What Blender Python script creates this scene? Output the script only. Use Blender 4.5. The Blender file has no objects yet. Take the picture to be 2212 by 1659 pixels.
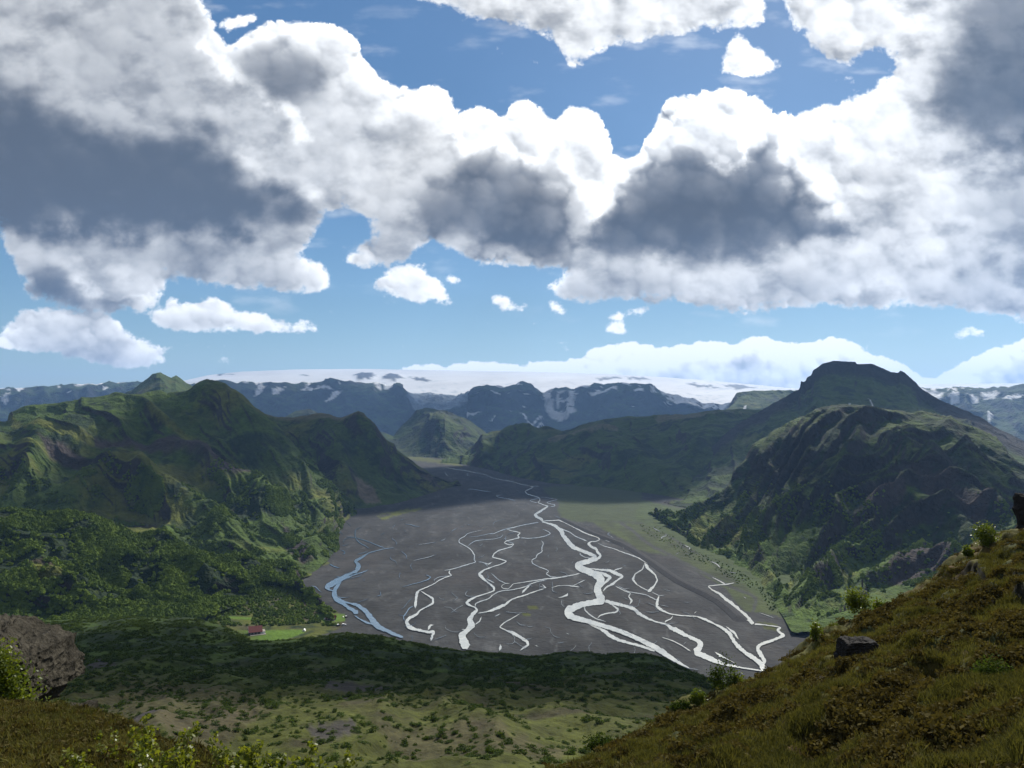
import bpy, math, random
import numpy as np
from mathutils import Vector

random.seed(7)
RS = np.random.RandomState(11)
scene = bpy.context.scene
COL = scene.collection

# ------------------------------------------------------------------ camera
FOC, CX, CY, HOR = 1703.0, 1106.0, 829.7, 893.6      # photograph measured on a 2212 px wide grid
PITCH = math.atan((HOR - CY) / FOC)
cam_d = bpy.data.cameras.new("camera"); cam = bpy.data.objects.new("camera", cam_d); COL.objects.link(cam)
cam_d.sensor_width = 36.0
cam_d.lens = 36.0 * FOC / 2212.0
cam_d.clip_start = 0.1; cam_d.clip_end = 90000.0
cam.location = (0, 0, 0)
cam.rotation_euler = (math.pi / 2 + PITCH, 0, 0)
scene.camera = cam

# ------------------------------------------------------------------ view
scene.view_settings.view_transform = 'Standard'
scene.view_settings.look = 'None'
scene.view_settings.exposure = 0.6
scene.view_settings.gamma = 1.0
scene.view_settings.use_curve_mapping = False
scene.cycles.max_bounces = 6
scene.cycles.diffuse_bounces = 2
scene.cycles.glossy_bounces = 2
scene.cycles.transmission_bounces = 3
scene.cycles.volume_bounces = 0
scene.cycles.transparent_max_bounces = 24
scene.cycles.use_denoising = True

SUN_AZ, SUN_EL = math.radians(24.0), math.radians(43.0)     # azimuth to the right of +Y
SUNV = np.array([math.sin(SUN_AZ) * math.cos(SUN_EL), math.cos(SUN_AZ) * math.cos(SUN_EL), math.sin(SUN_EL)])
sl = bpy.data.lights.new("sun", 'SUN'); so = bpy.data.objects.new("sun", sl); COL.objects.link(so)
sl.energy = 5.0; sl.angle = math.radians(0.53); sl.color = (1.0, 0.95, 0.86)
so.rotation_euler = Vector(-SUNV).to_track_quat('-Z', 'Y').to_euler()
so.location = (0, 0, 50)

# ------------------------------------------------------------------ maths helpers
CP, SP = math.cos(PITCH), math.sin(PITCH)

def px2w(u, v, D):
    """point at forward distance D (world Y) seen at photograph position u, v"""
    u = np.asarray(u, float); v = np.asarray(v, float); D = np.asarray(D, float)
    x = (u - CX) / FOC; y = -(v - CY) / FOC
    dx = x; dy = CP - y * SP; dz = SP + y * CP
    k = D / dy
    return np.stack([dx * k, dy * k, dz * k], -1)

def w2px(P):
    P = np.asarray(P, float)
    X, Y, Z = P[..., 0], P[..., 1], P[..., 2]
    f = Y * CP + Z * SP; up = -Y * SP + Z * CP
    f = np.maximum(f, 1e-3)
    return CX + FOC * X / f, CY - FOC * up / f

FLOOR = -220.0
def fl(u, v, h=0.0):
    """point on the valley floor"""
    u = np.asarray(u, float); v = np.asarray(v, float)
    x = (u - CX) / FOC; y = -(v - CY) / FOC
    dy = CP - y * SP; dz = SP + y * CP
    k = (FLOOR + h) / dz
    return np.stack([x * k, dy * k, dz * k], -1)

def GD(v):
    y = -(v - CY) / FOC
    return FLOOR / (SP + y * CP) * (CP - y * SP)

_perm = RS.permutation(4096).astype(np.int64)
_ga = RS.rand(4096) * 2 * math.pi
_gx, _gy = np.cos(_ga), np.sin(_ga)
_rv = RS.rand(4096)
def _h(i, j):
    return _perm[(_perm[i & 4095] + j) & 4095]
def perlin(x, y):
    x = np.asarray(x, float); y = np.asarray(y, float)
    xi = np.floor(x).astype(np.int64); yi = np.floor(y).astype(np.int64)
    xf = x - xi; yf = y - yi
    u = xf * xf * xf * (xf * (xf * 6 - 15) + 10); v = yf * yf * yf * (yf * (yf * 6 - 15) + 10)
    def g(i, j, a, b):
        h = _h(i, j); return _gx[h] * a + _gy[h] * b
    n00 = g(xi, yi, xf, yf); n10 = g(xi + 1, yi, xf - 1, yf)
    n01 = g(xi, yi + 1, xf, yf - 1); n11 = g(xi + 1, yi + 1, xf - 1, yf - 1)
    a = n00 + u * (n10 - n00); b = n01 + u * (n11 - n01)
    return (a + v * (b - a)) * 1.5
def fbm(x, y, o=5, g=0.5, l=2.03):
    s = 0; a = 1; t = 0
    for k in range(o):
        s = s + a * perlin(x + 17.3 * k, y - 9.1 * k); t += a; a *= g; x = x * l; y = y * l
    return s / t
def ridged(x, y, o=5, g=0.5, l=2.07):
    s = 0; a = 1; t = 0; w = 1.0
    for k in range(o):
        n = 1 - np.abs(perlin(x + 31.7 * k, y + 5.9 * k)) * 1.6
        n = np.clip(n, 0, 1) ** 2
        s = s + a * n * w; w = np.clip(n * 1.6, 0, 1); t += a; a *= g; x = x * l; y = y * l
    return s / t
def worley(x, y):
    """distance to the nearest of jittered points"""
    xi = np.floor(x).astype(np.int64); yi = np.floor(y).astype(np.int64)
    d = np.full(np.shape(x), 9.0)
    for i in (-1, 0, 1):
        for j in (-1, 0, 1):
            h = _h(xi + i, yi + j)
            px = xi + i + _rv[h]; py = yi + j + _rv[(h * 7 + 13) & 4095]
            d = np.minimum(d, (x - px) ** 2 + (y - py) ** 2)
    return np.sqrt(d)
def sstep(a, b, x):
    t = np.clip((x - a) / (b - a), 0, 1); return t * t * (3 - 2 * t)
def inpoly(x, y, poly):
    r = np.zeros(np.shape(x), bool); n = len(poly)
    for k in range(n):
        x0, y0 = poly[k]; x1, y1 = poly[(k + 1) % n]
        if y0 == y1: continue
        c = ((y0 > y) != (y1 > y)) & (x < (x1 - x0) * (y - y0) / (y1 - y0) + x0)
        r ^= c
    return r
def dseg(x, y, line):
    d = np.full(np.shape(x), 1e9); tt = np.zeros(np.shape(x)); n = len(line) - 1
    for k in range(n):
        x0, y0 = line[k][:2]; x1, y1 = line[k + 1][:2]
        L = (x1 - x0) ** 2 + (y1 - y0) ** 2 + 1e-9
        t = np.clip(((x - x0) * (x1 - x0) + (y - y0) * (y1 - y0)) / L, 0, 1)
        e = np.hypot(x - x0 - t * (x1 - x0), y - y0 - t * (y1 - y0))
        m = e < d; d = np.where(m, e, d); tt = np.where(m, (k + t) / n, tt)
    return d, tt
def sdpoly(x, y, poly):
    """signed distance, positive inside"""
    d, _ = dseg(x, y, list(poly) + [poly[0]])
    return np.where(inpoly(x, y, poly), d, -d)
def blur(a, s):
    if s <= 0.3: return a
    r = int(3 * s) + 1; k = np.exp(-0.5 * (np.arange(-r, r + 1) / s) ** 2); k /= k.sum()
    def ax(m):
        p = np.pad(m, ((0, 0), (r, r)), mode='edge'); n = p.shape[1] + len(k) - 1
        L = 1 << int(math.ceil(math.log2(n)))
        f = np.fft.irfft(np.fft.rfft(p, L, axis=1) * np.fft.rfft(k, L)[None], L, axis=1)
        return f[:, 2 * r:2 * r + m.shape[1]]
    return ax(ax(a).T.copy()).T

# ------------------------------------------------------------------ sky: Nishita air and a cloud map at infinity
def build_clouds():
    step = 1.5
    U0, U1, V0, V1 = -420.0, 2632.0, -640.0, 930.0
    us = np.arange(U0, U1, step); vs = np.arange(V0, V1, step)
    U, V = np.meshgrid(us, vs)
    q = 4                                  # coarse raster for soft masks
    uq, vq = U[::q, ::q], V[::q, ::q]
    def soft(polys, s, warp=0.0):
        m = np.zeros(uq.shape)
        x, y = uq, vq
        if warp:
            x = uq + warp * fbm(uq / 60, vq / 60, 3); y = vq + warp * fbm(uq / 60 + 50, vq / 60, 3)
        for p in polys: m = np.maximum(m, inpoly(x, y, p).astype(float))
        return blur(m, s / (step * q))
    def up(m):
        H, W = U.shape
        yy = np.clip(np.arange(H) / q, 0, m.shape[0] - 1.001); xx = np.clip(np.arange(W) / q, 0, m.shape[1] - 1.001)
        y0 = yy.astype(int); x0 = xx.astype(int); fy = (yy - y0)[:, None]; fx = (xx - x0)[None]
        a = m[y0][:, x0]; b = m[y0][:, x0 + 1]; c = m[y0 + 1][:, x0]; d = m[y0 + 1][:, x0 + 1]
        return (a * (1 - fx) + b * fx) * (1 - fy) + (c * (1 - fx) + d * fx) * fy
    main = [(-500, -700), (-500, 480), (0, 480), (10, 540), (30, 575), (40, 610), (60, 640), (100, 655), (200, 675), (300, 680), (340, 650),
            (362, 630), (355, 590), (420, 602), (480, 617), (560, 627), (640, 632), (690, 634), (715, 615), (710, 590), (688, 562), (650, 543), (680, 510),
            (700, 480), (735, 470), (740, 510), (735, 560), (780, 580), (850, 575), (890, 555), (920, 525), (922, 492), (940, 510), (970, 545), (1030, 565),
            (1100, 575), (1170, 575), (1225, 582), (1198, 602), (1178, 622), (1210, 640), (1300, 650), (1400, 650), (1500, 657), (1600, 680), (1700, 666),
            (1800, 656), (1900, 666), (2000, 660), (2100, 675), (2180, 685), (2200, 700), (2700, 740), (2700, -700), (1700, -700), (1690, 0), (1705, 50),
            (1750, 90), (1790, 130), (1830, 135), (1880, 108), (1932, 118), (1922, 160), (1880, 190), (1850, 198), (1800, 225), (1745, 232), (1712, 247),
            (1660, 236), (1640, 212), (1600, 192), (1560, 186), (1500, 195), (1460, 205), (1428, 225), (1415, 250), (1412, 285), (1392, 300), (1375, 330),
            (1348, 344), (1325, 338), (1318, 300), (1304, 262), (1272, 228), (1240, 223), (1208, 240), (1195, 262), (1170, 238), (1140, 213), (1110, 224),
            (1090, 250), (1060, 236), (1030, 226), (1000, 236), (980, 262), (985, 235), (972, 200), (950, 178), (900, 190), (860, 180), (820, 170), (792, 135),
            (778, 95), (758, 72), (728, 52), (680, 46), (640, 40), (600, 38), (560, 55), (525, 75), (495, 95), (478, 92), (455, 40), (440, 0), (430, -700)]
    hole1 = [(698, 468), (745, 446), (790, 462), (800, 500), (765, 545), (735, 575), (700, 560), (688, 520)]
    others = [
        [(880, -700), (890, 0), (960, 10), (1000, 30), (1060, 45), (1110, 50), (1160, 65), (1190, 85), (1210, 110), (1228, 152), (1260, 138), (1300, 107),
         (1330, 95), (1370, 100), (1420, 75), (1470, 77), (1530, 62), (1580, 60), (1640, 62), (1662, 40), (1645, 0), (1640, -700)],
        [(1570, 85), (1600, 68), (1620, 90), (1650, 120), (1692, 142), (1660, 162), (1600, 167), (1553, 162), (1560, 120)],
        [(470, 52), (500, 35), (545, 22), (562, 30), (540, 52), (500, 68), (475, 72)],
        [(800, 602), (850, 580), (880, 568), (935, 568), (920, 590), (950, 610), (980, 640), (978, 658), (900, 657), (860, 635), (800, 625)],
        [(1058, 645), (1080, 635), (1120, 650), (1152, 655), (1130, 670), (1085, 670)],
        [(1182, 655), (1205, 648), (1215, 665), (1240, 672), (1215, 684), (1200, 682)],
        [(1283, 692), (1320, 680), (1360, 663), (1406, 668), (1370, 681), (1330, 690)],
        [(1306, 705), (1340, 697), (1360, 708), (1342, 722), (1308, 717)],
        [(316, 682), (350, 660), (375, 634), (390, 655), (420, 650), (445, 640), (475, 642), (500, 660), (520, 672), (560, 675), (600, 697), (650, 690), (690, 702),
         (680, 717), (620, 722), (520, 714), (440, 720), (380, 717), (330, 702)],
        [(35, 670), (120, 662), (240, 680), (280, 720), (340, 743), (388, 748), (350, 760), (358, 785), (300, 794), (260, 797), (200, 787), (140, 767), (80, 762),
         (0, 752), (-500, 752), (-500, 690), (0, 723)],
        [(448, 778), (480, 770), (518, 773), (490, 786), (455, 785)],
        [(2055, 718), (2100, 704), (2142, 713), (2130, 724), (2080, 724)], [(812, 748), (830, 740), (852, 743), (835, 753)],
        [(690, 668), (725, 675), (720, 684)], [(955, 600), (985, 592), (1008, 600), (980, 610)]]
    bank = [[(850, 802), (880, 790), (930, 782), (960, 790), (1000, 784), (1040, 777), (1100, 785), (1160, 780), (1200, 778), (1250, 774), (1272, 755), (1310, 745),
             (1355, 734), (1400, 745), (1440, 748), (1500, 740), (1560, 738), (1600, 745), (1620, 728), (1650, 723), (1680, 740), (1740, 738), (1795, 726), (1840, 738),
             (1870, 762), (1920, 772), (1960, 790), (1990, 812), (2010, 818), (2060, 795), (2100, 770), (2150, 750), (2212, 732), (2700, 690), (2700, 930), (850, 930)]]
    al = soft([main] + [others[0]], 11) * (1 - soft([hole1], 10) * 0.9)
    al2 = soft(others[1:], 5)
    al3 = soft(bank, 6)
    # distance inside the cloud outline, coarse
    r2 = np.random.RandomState(5)
    H = np.full(U.shape, -60.0)
    def puffs(polys, n, rmin, rmax, zk, edge=0.5, flat=1.0):
        """billows of every size filling an outline: a height field of overlapping spheres"""
        m = np.zeros(uq.shape, bool)
        for p in polys: m |= inpoly(uq, vq, p)
        d = np.zeros(uq.shape); cur = m.copy(); k = 0           # cheap distance transform by erosion, in coarse cells
        while cur.any() and k < 16:
            d += cur; k += 1
            c = cur.copy(); c[1:] &= cur[:-1]; c[:-1] &= cur[1:]; c[:, 1:] &= cur[:, :-1]; c[:, :-1] &= cur[:, 1:]; cur = c
        d *= step * q
        ys, xs = np.nonzero(m); dd = d[ys, xs]
        w = 1.0 / (dd + 8) ** edge; w /= w.sum()
        sel = r2.choice(len(ys), n, p=w)
        for y, x, s_ in zip(ys[sel], xs[sel], dd[sel]):
            r = min(max(s_ * r2.uniform(0.55, 1.15), rmin), rmax) * r2.uniform(0.45, 1.0)
            cx = (x + r2.rand()) * q; cy = (y + r2.rand()) * q; rp = r / step
            x0, x1 = int(max(cx - rp, 0)), int(min(cx + rp + 2, U.shape[1])); y0, y1 = int(max(cy - rp * flat, 0)), int(min(cy + rp * flat + 2, U.shape[0]))
            if x1 <= x0 or y1 <= y0: continue
            yy, xx = np.ogrid[y0:y1, x0:x1]
            q2 = 1 - ((xx - cx) ** 2 + ((yy - cy) / flat) ** 2) / rp ** 2
            hh = np.where(q2 > 0, r * np.sqrt(np.maximum(q2, 0)) + zk * math.sqrt(s_ + 1) - 3, -60)
            np.maximum(H[y0:y1, x0:x1], hh, out=H[y0:y1, x0:x1])
    puffs([main, others[0]], 5200, 9, 62, 3.2, 0.7)
    puffs(others[1:], 900, 4, 26, 1.5, 0.4, 0.7)
    puffs(bank, 2600, 5, 30, 3.0, 0.9)
    wu = 13 * fbm(U / 36, V / 36, 5, .6) ; wv = 13 * fbm(U / 30 + 40, V / 30 + 7, 4, .6)
    iy = np.clip((np.arange(U.shape[0])[:, None] + wv / step), 0, U.shape[0] - 1).astype(int); ix = np.clip((np.arange(U.shape[1])[None] + wu / step), 0, U.shape[1] - 1).astype(int)
    H = np.maximum(H[iy, ix], -10)
    Hn = np.clip((H - blur(H, 22)) / 14.0, -1.2, 1.2); Hn2 = np.clip((blur(H, 2) - blur(H, 8)) / 5.0, -1, 1)
    fr = fbm(U / 60, V / 48, 7, 0.60)
    frs = fbm(U / 75 + 3, V / 60, 5, 0.5)
    fr2 = fbm(U / 15, V / 13, 4, 0.6)
    M = np.maximum(np.maximum(up(soft([main, others[0]], 9)) * (1 - up(soft([hole1], 12)) * 0.9), up(soft(others[1:], 7, 8)) * 1.05), up(soft(bank, 4)))
    crisp = np.clip(up(soft([[(960, 180), (1350, 180), (1400, 150), (1760, 180), (1900, 520), (1300, 560), (960, 500)], [(520, 20), (800, 20), (1000, 200), (900, 300), (520, 100)]], 40)) + up(soft(bank, 5)), 0, 1)
    fr3 = fbm(U / 26 + 9, V / 20, 6, .68)
    wis = fr * 0.75 + fr2 * 0.16 + fr3 * .42
    A = M + 0.35 * np.clip(H / 30, -1, .6) * (.4 + .6 * crisp) + wis * (1.25 - 0.75 * crisp)
    a = sstep(0.36 + .10 * crisp, 0.98 - 0.26 * crisp, A); a = np.maximum(a, sstep(.93, 1.0, M))
    hm = up(soft([hole1], 10)); a = a * (1 - .9 * sstep(.22, .62, hm - .45 * fr))
    veil = 0.30 * sstep(0.10, 0.6, fbm(U / 170 + 3, V / 60, 5)) * sstep(0.04, .5, up(blur(soft([main, others[0]], 20), 12)))
    # light: optical depth towards the sun, which stands up and right behind the clouds
    Th = np.clip(H + 6, 0, 60) * a / 26 * (1 + .5 * frs)
    Tl = blur(Th, 1.0)
    tau = np.zeros_like(Tl); sx, sy = 0.42, -0.91
    dist = [2, 4, 7, 11, 16, 23, 32, 45, 62, 84]; wgt = [.5, .6, .8, 1, 1, 1, 1, 1, .9, .8]
    for dd_, ww_ in zip(dist, wgt):
        oy, ox = int(round(dd_ * sy / step * 1.3)), int(round(dd_ * sx / step * 1.3))
        tau += ww_ * np.roll(np.roll(Tl, -oy, 0), -ox, 1)
    tau /= sum(wgt)
    Hs = blur(H, 1.6); gy, gx = np.gradient(Hs); lit = np.tanh((gy * 0.75 - gx * 0.42) / step * .8)
    Hm = blur(H, 6); gy, gx = np.gradient(Hm); lit2 = np.tanh((gy * 0.75 - gx * 0.42) / step * 1.2)
    br = 0.71 + 0.31 * np.exp(-tau * 0.5) + (0.045 + .05 * crisp) * lit + 0.05 * lit2 + 0.03 * fr + 0.17 * frs + 0.05 * Hn * (.15 + .85 * crisp) + 0.02 * Hn2
    low = sstep(-.1, .5, fbm(U / 130 + 11, V / 80 + 4, 5, .55)); br = br - 0.16 * low * (1 - .4 * crisp)
    # the whole left cloud stands away from the sun: greyer
    br = br - 0.10 * sstep(1000, 200, U) * sstep(620, 300, V) - 0.02
    dark = [   # polygon, darkness 0..1, softness, warp
        ([(-500, 150), (0, 175), (60, 205), (140, 245), (200, 285), (260, 270), (310, 300), (430, 285), (500, 335), (525, 395), (580, 405), (640, 420), (712, 435), (690, 470), (620, 490),
          (540, 505), (470, 512), (380, 500), (200, 492), (0, 482), (-500, 500)], 0.66, 13, 30),
        ([(-500, 360), (0, 380), (200, 400), (420, 410), (660, 440), (600, 480), (480, 500), (300, 485), (0, 470), (-500, 480)], 0.16, 26, 20),
        ([(-500, 480), (0, 470), (300, 490), (500, 505), (660, 500), (560, 545), (400, 590), (250, 560), (120, 530), (0, 520), (-500, 540)], 0.36, 16, 20),
        ([(380, 560), (520, 575), (640, 590), (690, 610), (640, 632), (480, 612)], 0.18, 12, 10),
        ([(488, 110), (560, 85), (640, 95), (720, 120), (700, 190), (650, 235), (600, 222), (560, 185), (500, 160)], 0.36, 9, 18),
        ([(150, 30), (260, 20), (330, 100), (420, 130), (500, 200), (420, 240), (300, 200), (200, 160), (120, 110)], 0.15, 34, 40),
        ([(985, 345), (1005, 325), (1045, 330), (1060, 300), (1085, 330), (1130, 345), (1165, 385), (1205, 390), (1240, 430), (1255, 500), (1250, 555), (1150, 562), (1060, 545),
          (980, 510), (900, 480), (830, 470), (900, 435), (970, 390)], 0.48, 12, 22),
        ([(1000, 400), (1150, 420), (1220, 480), (1200, 540), (1080, 530), (960, 480)], 0.16, 20, 20),
        ([(760, 440), (900, 450), (900, 540), (800, 555), (740, 520)], 0.22, 22, 25),
        ([(1355, 385), (1400, 345), (1450, 300), (1490, 305), (1535, 345), (1570, 385), (1612, 352), (1608, 290), (1665, 283), (1690, 310), (1680, 368), (1722, 402), (1760, 452), (1850, 478),
          (1925, 482), (1870, 515), (1760, 532), (1650, 537), (1500, 552), (1350, 556), (1230, 545), (1240, 500), (1330, 480), (1345, 430)], 0.60, 12, 20),
        ([(1420, 400), (1560, 420), (1700, 430), (1760, 480), (1650, 520), (1450, 530), (1380, 480)], 0.14, 20, 16),
        ([(1440, 225), (1500, 205), (1580, 210), (1610, 240), (1580, 265), (1520, 240), (1430, 275)], 0.30, 6, 10),
        ([(2110, -700), (2090, 40), (2010, 150), (1975, 190), (2000, 245), (2060, 290), (2110, 335), (2212, 320), (2700, 330), (2700, -700)], 0.52, 20, 26),
        ([(2120, 90), (2080, 180), (2100, 260), (2212, 280), (2700, 260), (2700, 60)], 0.12, 28, 20),
        ([(2110, 340), (2212, 320), (2700, 330), (2700, 600), (2150, 590), (2100, 440)], 0.28, 32, 30),
        ([(1880, 400), (1960, 380), (2000, 430), (1900, 500), (1800, 480)], 0.26, 20, 20),
        ([(48, 572), (80, 565), (150, 590), (165, 628), (250, 640), (305, 652), (280, 672), (160, 665), (90, 655), (45, 620)], 0.60, 8, 10),
        ([(330, 672), (400, 660), (470, 690), (420, 712), (340, 702)], 0.20, 10, 8), ([(60, 700), (240, 690), (330, 770), (160, 780), (60, 745)], 0.22, 18, 16),
        ([(1220, 600), (1350, 588), (1500, 610), (1450, 645), (1250, 640)], 0.24, 12, 12), ([(2030, 562), (2212, 560), (2700, 570), (2700, 605), (2080, 600)], 0.34, 10, 8),
        ([(1640, 590), (1780, 575), (1860, 600), (1700, 650), (1600, 640)], 0.22, 14, 12), ([(1900, 610), (2212, 600), (2212, 660), (1950, 640)], 0.20, 14, 12),
        ([(1300, 790), (1440, 780), (1560, 790), (1500, 820), (1350, 812)], 0.14, 10, 10), ([(1620, 735), (1660, 730), (1680, 760), (1640, 765)], 0.25, 6, 6),
        ([(1680, 790), (1800, 780), (1850, 810), (1700, 812)], 0.10, 10, 10), ([(2100, 790), (2212, 770), (2212, 810), (2120, 805)], 0.16, 8, 8)]
    for p, k, s, w in dark:
        m = soft([p], s * 2.7 + 3, w * 1.9)
        m = up(m)
        m = sstep(0.10, 1.0, m + ((0.14 * fr + .40 * frs) * (1.15 - .2 * crisp) - 0.08 * lit2 - 0.13 * Hn * (.05 + .95 * crisp) - .06 * Hn2 * crisp) * sstep(0, .3, m) * sstep(1.3, .6, m))
        m = m + (sstep(.30, .62, m + .22 * Hn + .10 * Hn2 + .25 * fr) - m) * .20 * crisp * sstep(.04, .30, m)
        ylo, yhi = min(q_[1] for q_ in p), max(q_[1] for q_ in p)
        grad = .72 + .36 * sstep(max(ylo, -60), yhi - .25 * (yhi - max(ylo, -60)), V)       # bases darkest, shoulders lighter
        br = br - k * 0.90 * m * grad * (1 + 0.30 * frs - 0.10 * Hn * crisp - 0.03 * lit2)
    # bright silver rims where one heap of cloud stands in front of another
    for ln, wd, kk in (([(440, 95), (490, 148), (545, 182), (590, 215), (630, 250), (660, 300)], 15, .20), ([(985, 285), (1003, 318), (1040, 318), (1060, 290), (1085, 312), (1120, 338), (1160, 350), (1178, 322)], 12, .22),
                       ([(1195, 300), (1215, 330), (1240, 380), (1270, 430), (1290, 470)], 16, .16), ([(1410, 300), (1440, 262), (1480, 238), (1530, 232), (1560, 262), (1600, 262), (1640, 250)], 11, .24), ([(1540, 345), (1575, 370), (1605, 350), (1612, 300)], 10, .24),
                       ([(1690, 305), (1715, 340), (1760, 380), (1800, 440)], 18, .18), ([(520, 330), (560, 385), (620, 400), (680, 415)], 16, .14), ([(160, 600), (190, 630), (260, 640), (320, 640)], 10, .16), ([(1340, 350), (1325, 400), (1300, 450), (1290, 500)], 18, .16)):
        sx0, sx1 = max(0, int((min(q[0] for q in ln) - 60 - U0) / step)), int((max(q[0] for q in ln) + 60 - U0) / step); sy0, sy1 = int((min(q[1] for q in ln) - 60 - V0) / step), int((max(q[1] for q in ln) + 60 - V0) / step)
        S = (slice(sy0, sy1), slice(sx0, sx1))
        d, _t = dseg(U[S] + 26 * frs[S] + 10 * fr2[S] + 8 * Hn[S], V[S] + 22 * fr[S] - 8 * Hn[S], ln)
        br[S] = br[S] + kk * np.exp(-(d / wd) ** 2) * sstep(1.15, .8, br[S])
    glow = sstep(1500, 200, np.hypot(U - 1800, V + 300))
    br = br + (0.16 * glow + .05) * sstep(0.45, 0.9, br)
    rim = sstep(.55, .05, up(blur(np.clip(a[::q, ::q], 0, 1), 9 / (step * q))) - .42)
    br = br + (0.10 * (1 - a) + .20 * rim * (.4 + .6 * crisp)) * sstep(.3, .7, br)
    br = np.where((V > 715) & (U > 830), np.clip(.97 + (br - .92) * 1.5, .6, 1.08), br)
    t = np.clip(br, 0.0, 1.08)
    a = a * (1 - 0.55 * sstep(.2, .75, -fr - .25) * (1 - crisp) * sstep(1.6, .9, M + .3))
    a = np.maximum(a, veil * (1 - a))
    img = np.zeros((U.shape[0], U.shape[1], 4), np.float32)
    gl = t ** 2.2
    img[..., 0] = 0.082 + 1.0 * gl
    img[..., 1] = 0.094 + 1.0 * gl
    img[..., 2] = 0.116 + .98 * gl
    img[..., 3] = a
    # the rest of the sky, coarser: same kind of broken cumulus all round
    W2, H2 = 1024, 256
    az = (np.arange(W2) + .5) / W2 * 2 * math.pi; el = (np.arange(H2) + .5) / H2 * math.pi / 2
    AZ, EL = np.meshgrid(az, el)
    R = 1.0 / (np.tan(EL) + 0.12)
    X2, Y2 = np.cos(AZ) * R, np.sin(AZ) * R
    n = fbm(X2 * 1.3 + 5, Y2 * 1.3, 6, 0.55) + 0.25 * (0.5 - worley(X2 * 3, Y2 * 3))
    a2 = sstep(-0.12, 0.14, n)
    d2 = sstep(0.0, 0.5, n)
    g2 = np.clip(0.92 - 0.46 * d2 + .1 * fbm(X2 * 7, Y2 * 7, 3), 0, 1.1) ** 2.1
    im2 = np.zeros((H2, W2, 4), np.float32)
    for c, (lo, hi) in enumerate(((.055, 1.05), (.075, 1.05), (.112, 1.04))): im2[..., c] = lo + hi * g2
    im2[..., 3] = a2
    return (U0, U1, V0, V1), img, im2

def np_image(name, arr):
    h, w = arr.shape[:2]
    im = bpy.data.images.new(name, w, h, alpha=True, float_buffer=True)
    im.colorspace_settings.name = 'Linear Rec.709'
    im.alpha_mode = 'CHANNEL_PACKED'
    im.pixels.foreach_set(np.ascontiguousarray(arr, np.float32).ravel())
    im.update(); im.pack()
    return im

world = bpy.data.worlds.new("World"); scene.world = world; world.use_nodes = True
nt = world.node_tree; nt.nodes.clear()
class NB:
    def __init__(s, nt): s.nt = nt
    def n(s, t, **k):
        o = s.nt.nodes.new(t)
        for a, b in k.items(): setattr(o, a, b)
        return o
    def l(s, a, b): s.nt.links.new(a, b)
    def m(s, op, a, b=None, c=None, clamp=False):
        o = s.n('ShaderNodeMath', operation=op, use_clamp=clamp)
        for i, x in enumerate((a, b, c)):
            if x is None: continue
            if isinstance(x, (int, float)): o.inputs[i].default_value = x
            else: s.l(x, o.inputs[i])
        return o.outputs[0]
    def mix(s, f, a, b, bt='MIX'):
        o = s.n('ShaderNodeMix', data_type='RGBA', blend_type=bt)
        for i, x in ((0, f), (6, a), (7, b)):
            if isinstance(x, (int, float)): o.inputs[i].default_value = x
            elif isinstance(x, tuple): o.inputs[i].default_value = (*x, 1)
            else: s.l(x, o.inputs[i])
        return o.outputs[2]
    def noise(s, vec, scale, detail=4, rough=0.55, dist=0.0):
        o = s.n('ShaderNodeTexNoise'); s.l(vec, o.inputs['Vector'])
        o.inputs['Scale'].default_value = scale; o.inputs['Detail'].default_value = detail
        o.inputs['Roughness'].default_value = rough; o.inputs['Distortion'].default_value = dist
        return o.outputs['Fac']
    def ramp(s, f, stops):
        o = s.n('ShaderNodeValToRGB'); s.l(f, o.inputs[0]); e = o.color_ramp.elements
        while len(e) < len(stops): e.new(0.5)
        for i, (p, c) in enumerate(stops): e[i].position = p; e[i].color = (*c, 1) if len(c) == 3 else c
        return o.outputs[0]

(U0, U1, V0, V1), cimg, cimg2 = build_clouds()
B = NB(nt)
tc = B.n('ShaderNodeTexCoord')
sep = B.n('ShaderNodeSeparateXYZ'); B.l(tc.outputs['Generated'], sep.inputs[0])
dx, dy, dz = sep.outputs
# direction on the sky -> place in the cloud map (a map of the eastern sky, by bearing and height)
fwd = B.m('ADD', B.m('MULTIPLY', dy, CP), B.m('MULTIPLY', dz, SP))
upd = B.m('ADD', B.m('MULTIPLY', dy, -SP), B.m('MULTIPLY', dz, CP))
fs = B.m('MAXIMUM', fwd, 0.02)
mu = B.m('ADD', B.m('MULTIPLY', B.m('DIVIDE', dx, fs), FOC / (U1 - U0)), (CX - U0) / (U1 - U0))
mv = B.m('ADD', B.m('MULTIPLY', B.m('DIVIDE', upd, fs), -FOC / (V1 - V0)), (CY - V0) / (V1 - V0))
cv = B.n('ShaderNodeCombineXYZ'); B.l(mu, cv.inputs[0]); B.l(mv, cv.inputs[1])
it = B.n('ShaderNodeTexImage', interpolation='Linear', extension='EXTEND'); it.image = np_image("east_sky_clouds", cimg); B.l(cv.outputs[0], it.inputs[0])
azn = B.m('ADD', B.m('DIVIDE', B.m('ARCTAN2', dx, dy), 2 * math.pi), 0.5)
eln = B.m('DIVIDE', B.m('ARCSINE', B.m('MAXIMUM', dz, 0.0)), math.pi / 2)
cv2 = B.n('ShaderNodeCombineXYZ'); B.l(azn, cv2.inputs[0]); B.l(eln, cv2.inputs[1])
it2 = B.n('ShaderNodeTexImage', interpolation='Linear', extension='EXTEND'); it2.image = np_image("round_sky_clouds", cimg2); B.l(cv2.outputs[0], it2.inputs[0])
def edge_fac(x):   # 1 inside the map, 0 outside
    return B.m('MULTIPLY', B.m('DIVIDE', B.m('SUBTRACT', 0.5, B.m('ABSOLUTE', B.m('SUBTRACT', x, 0.5))), 0.07, clamp=True), 1.0, clamp=True)
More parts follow.
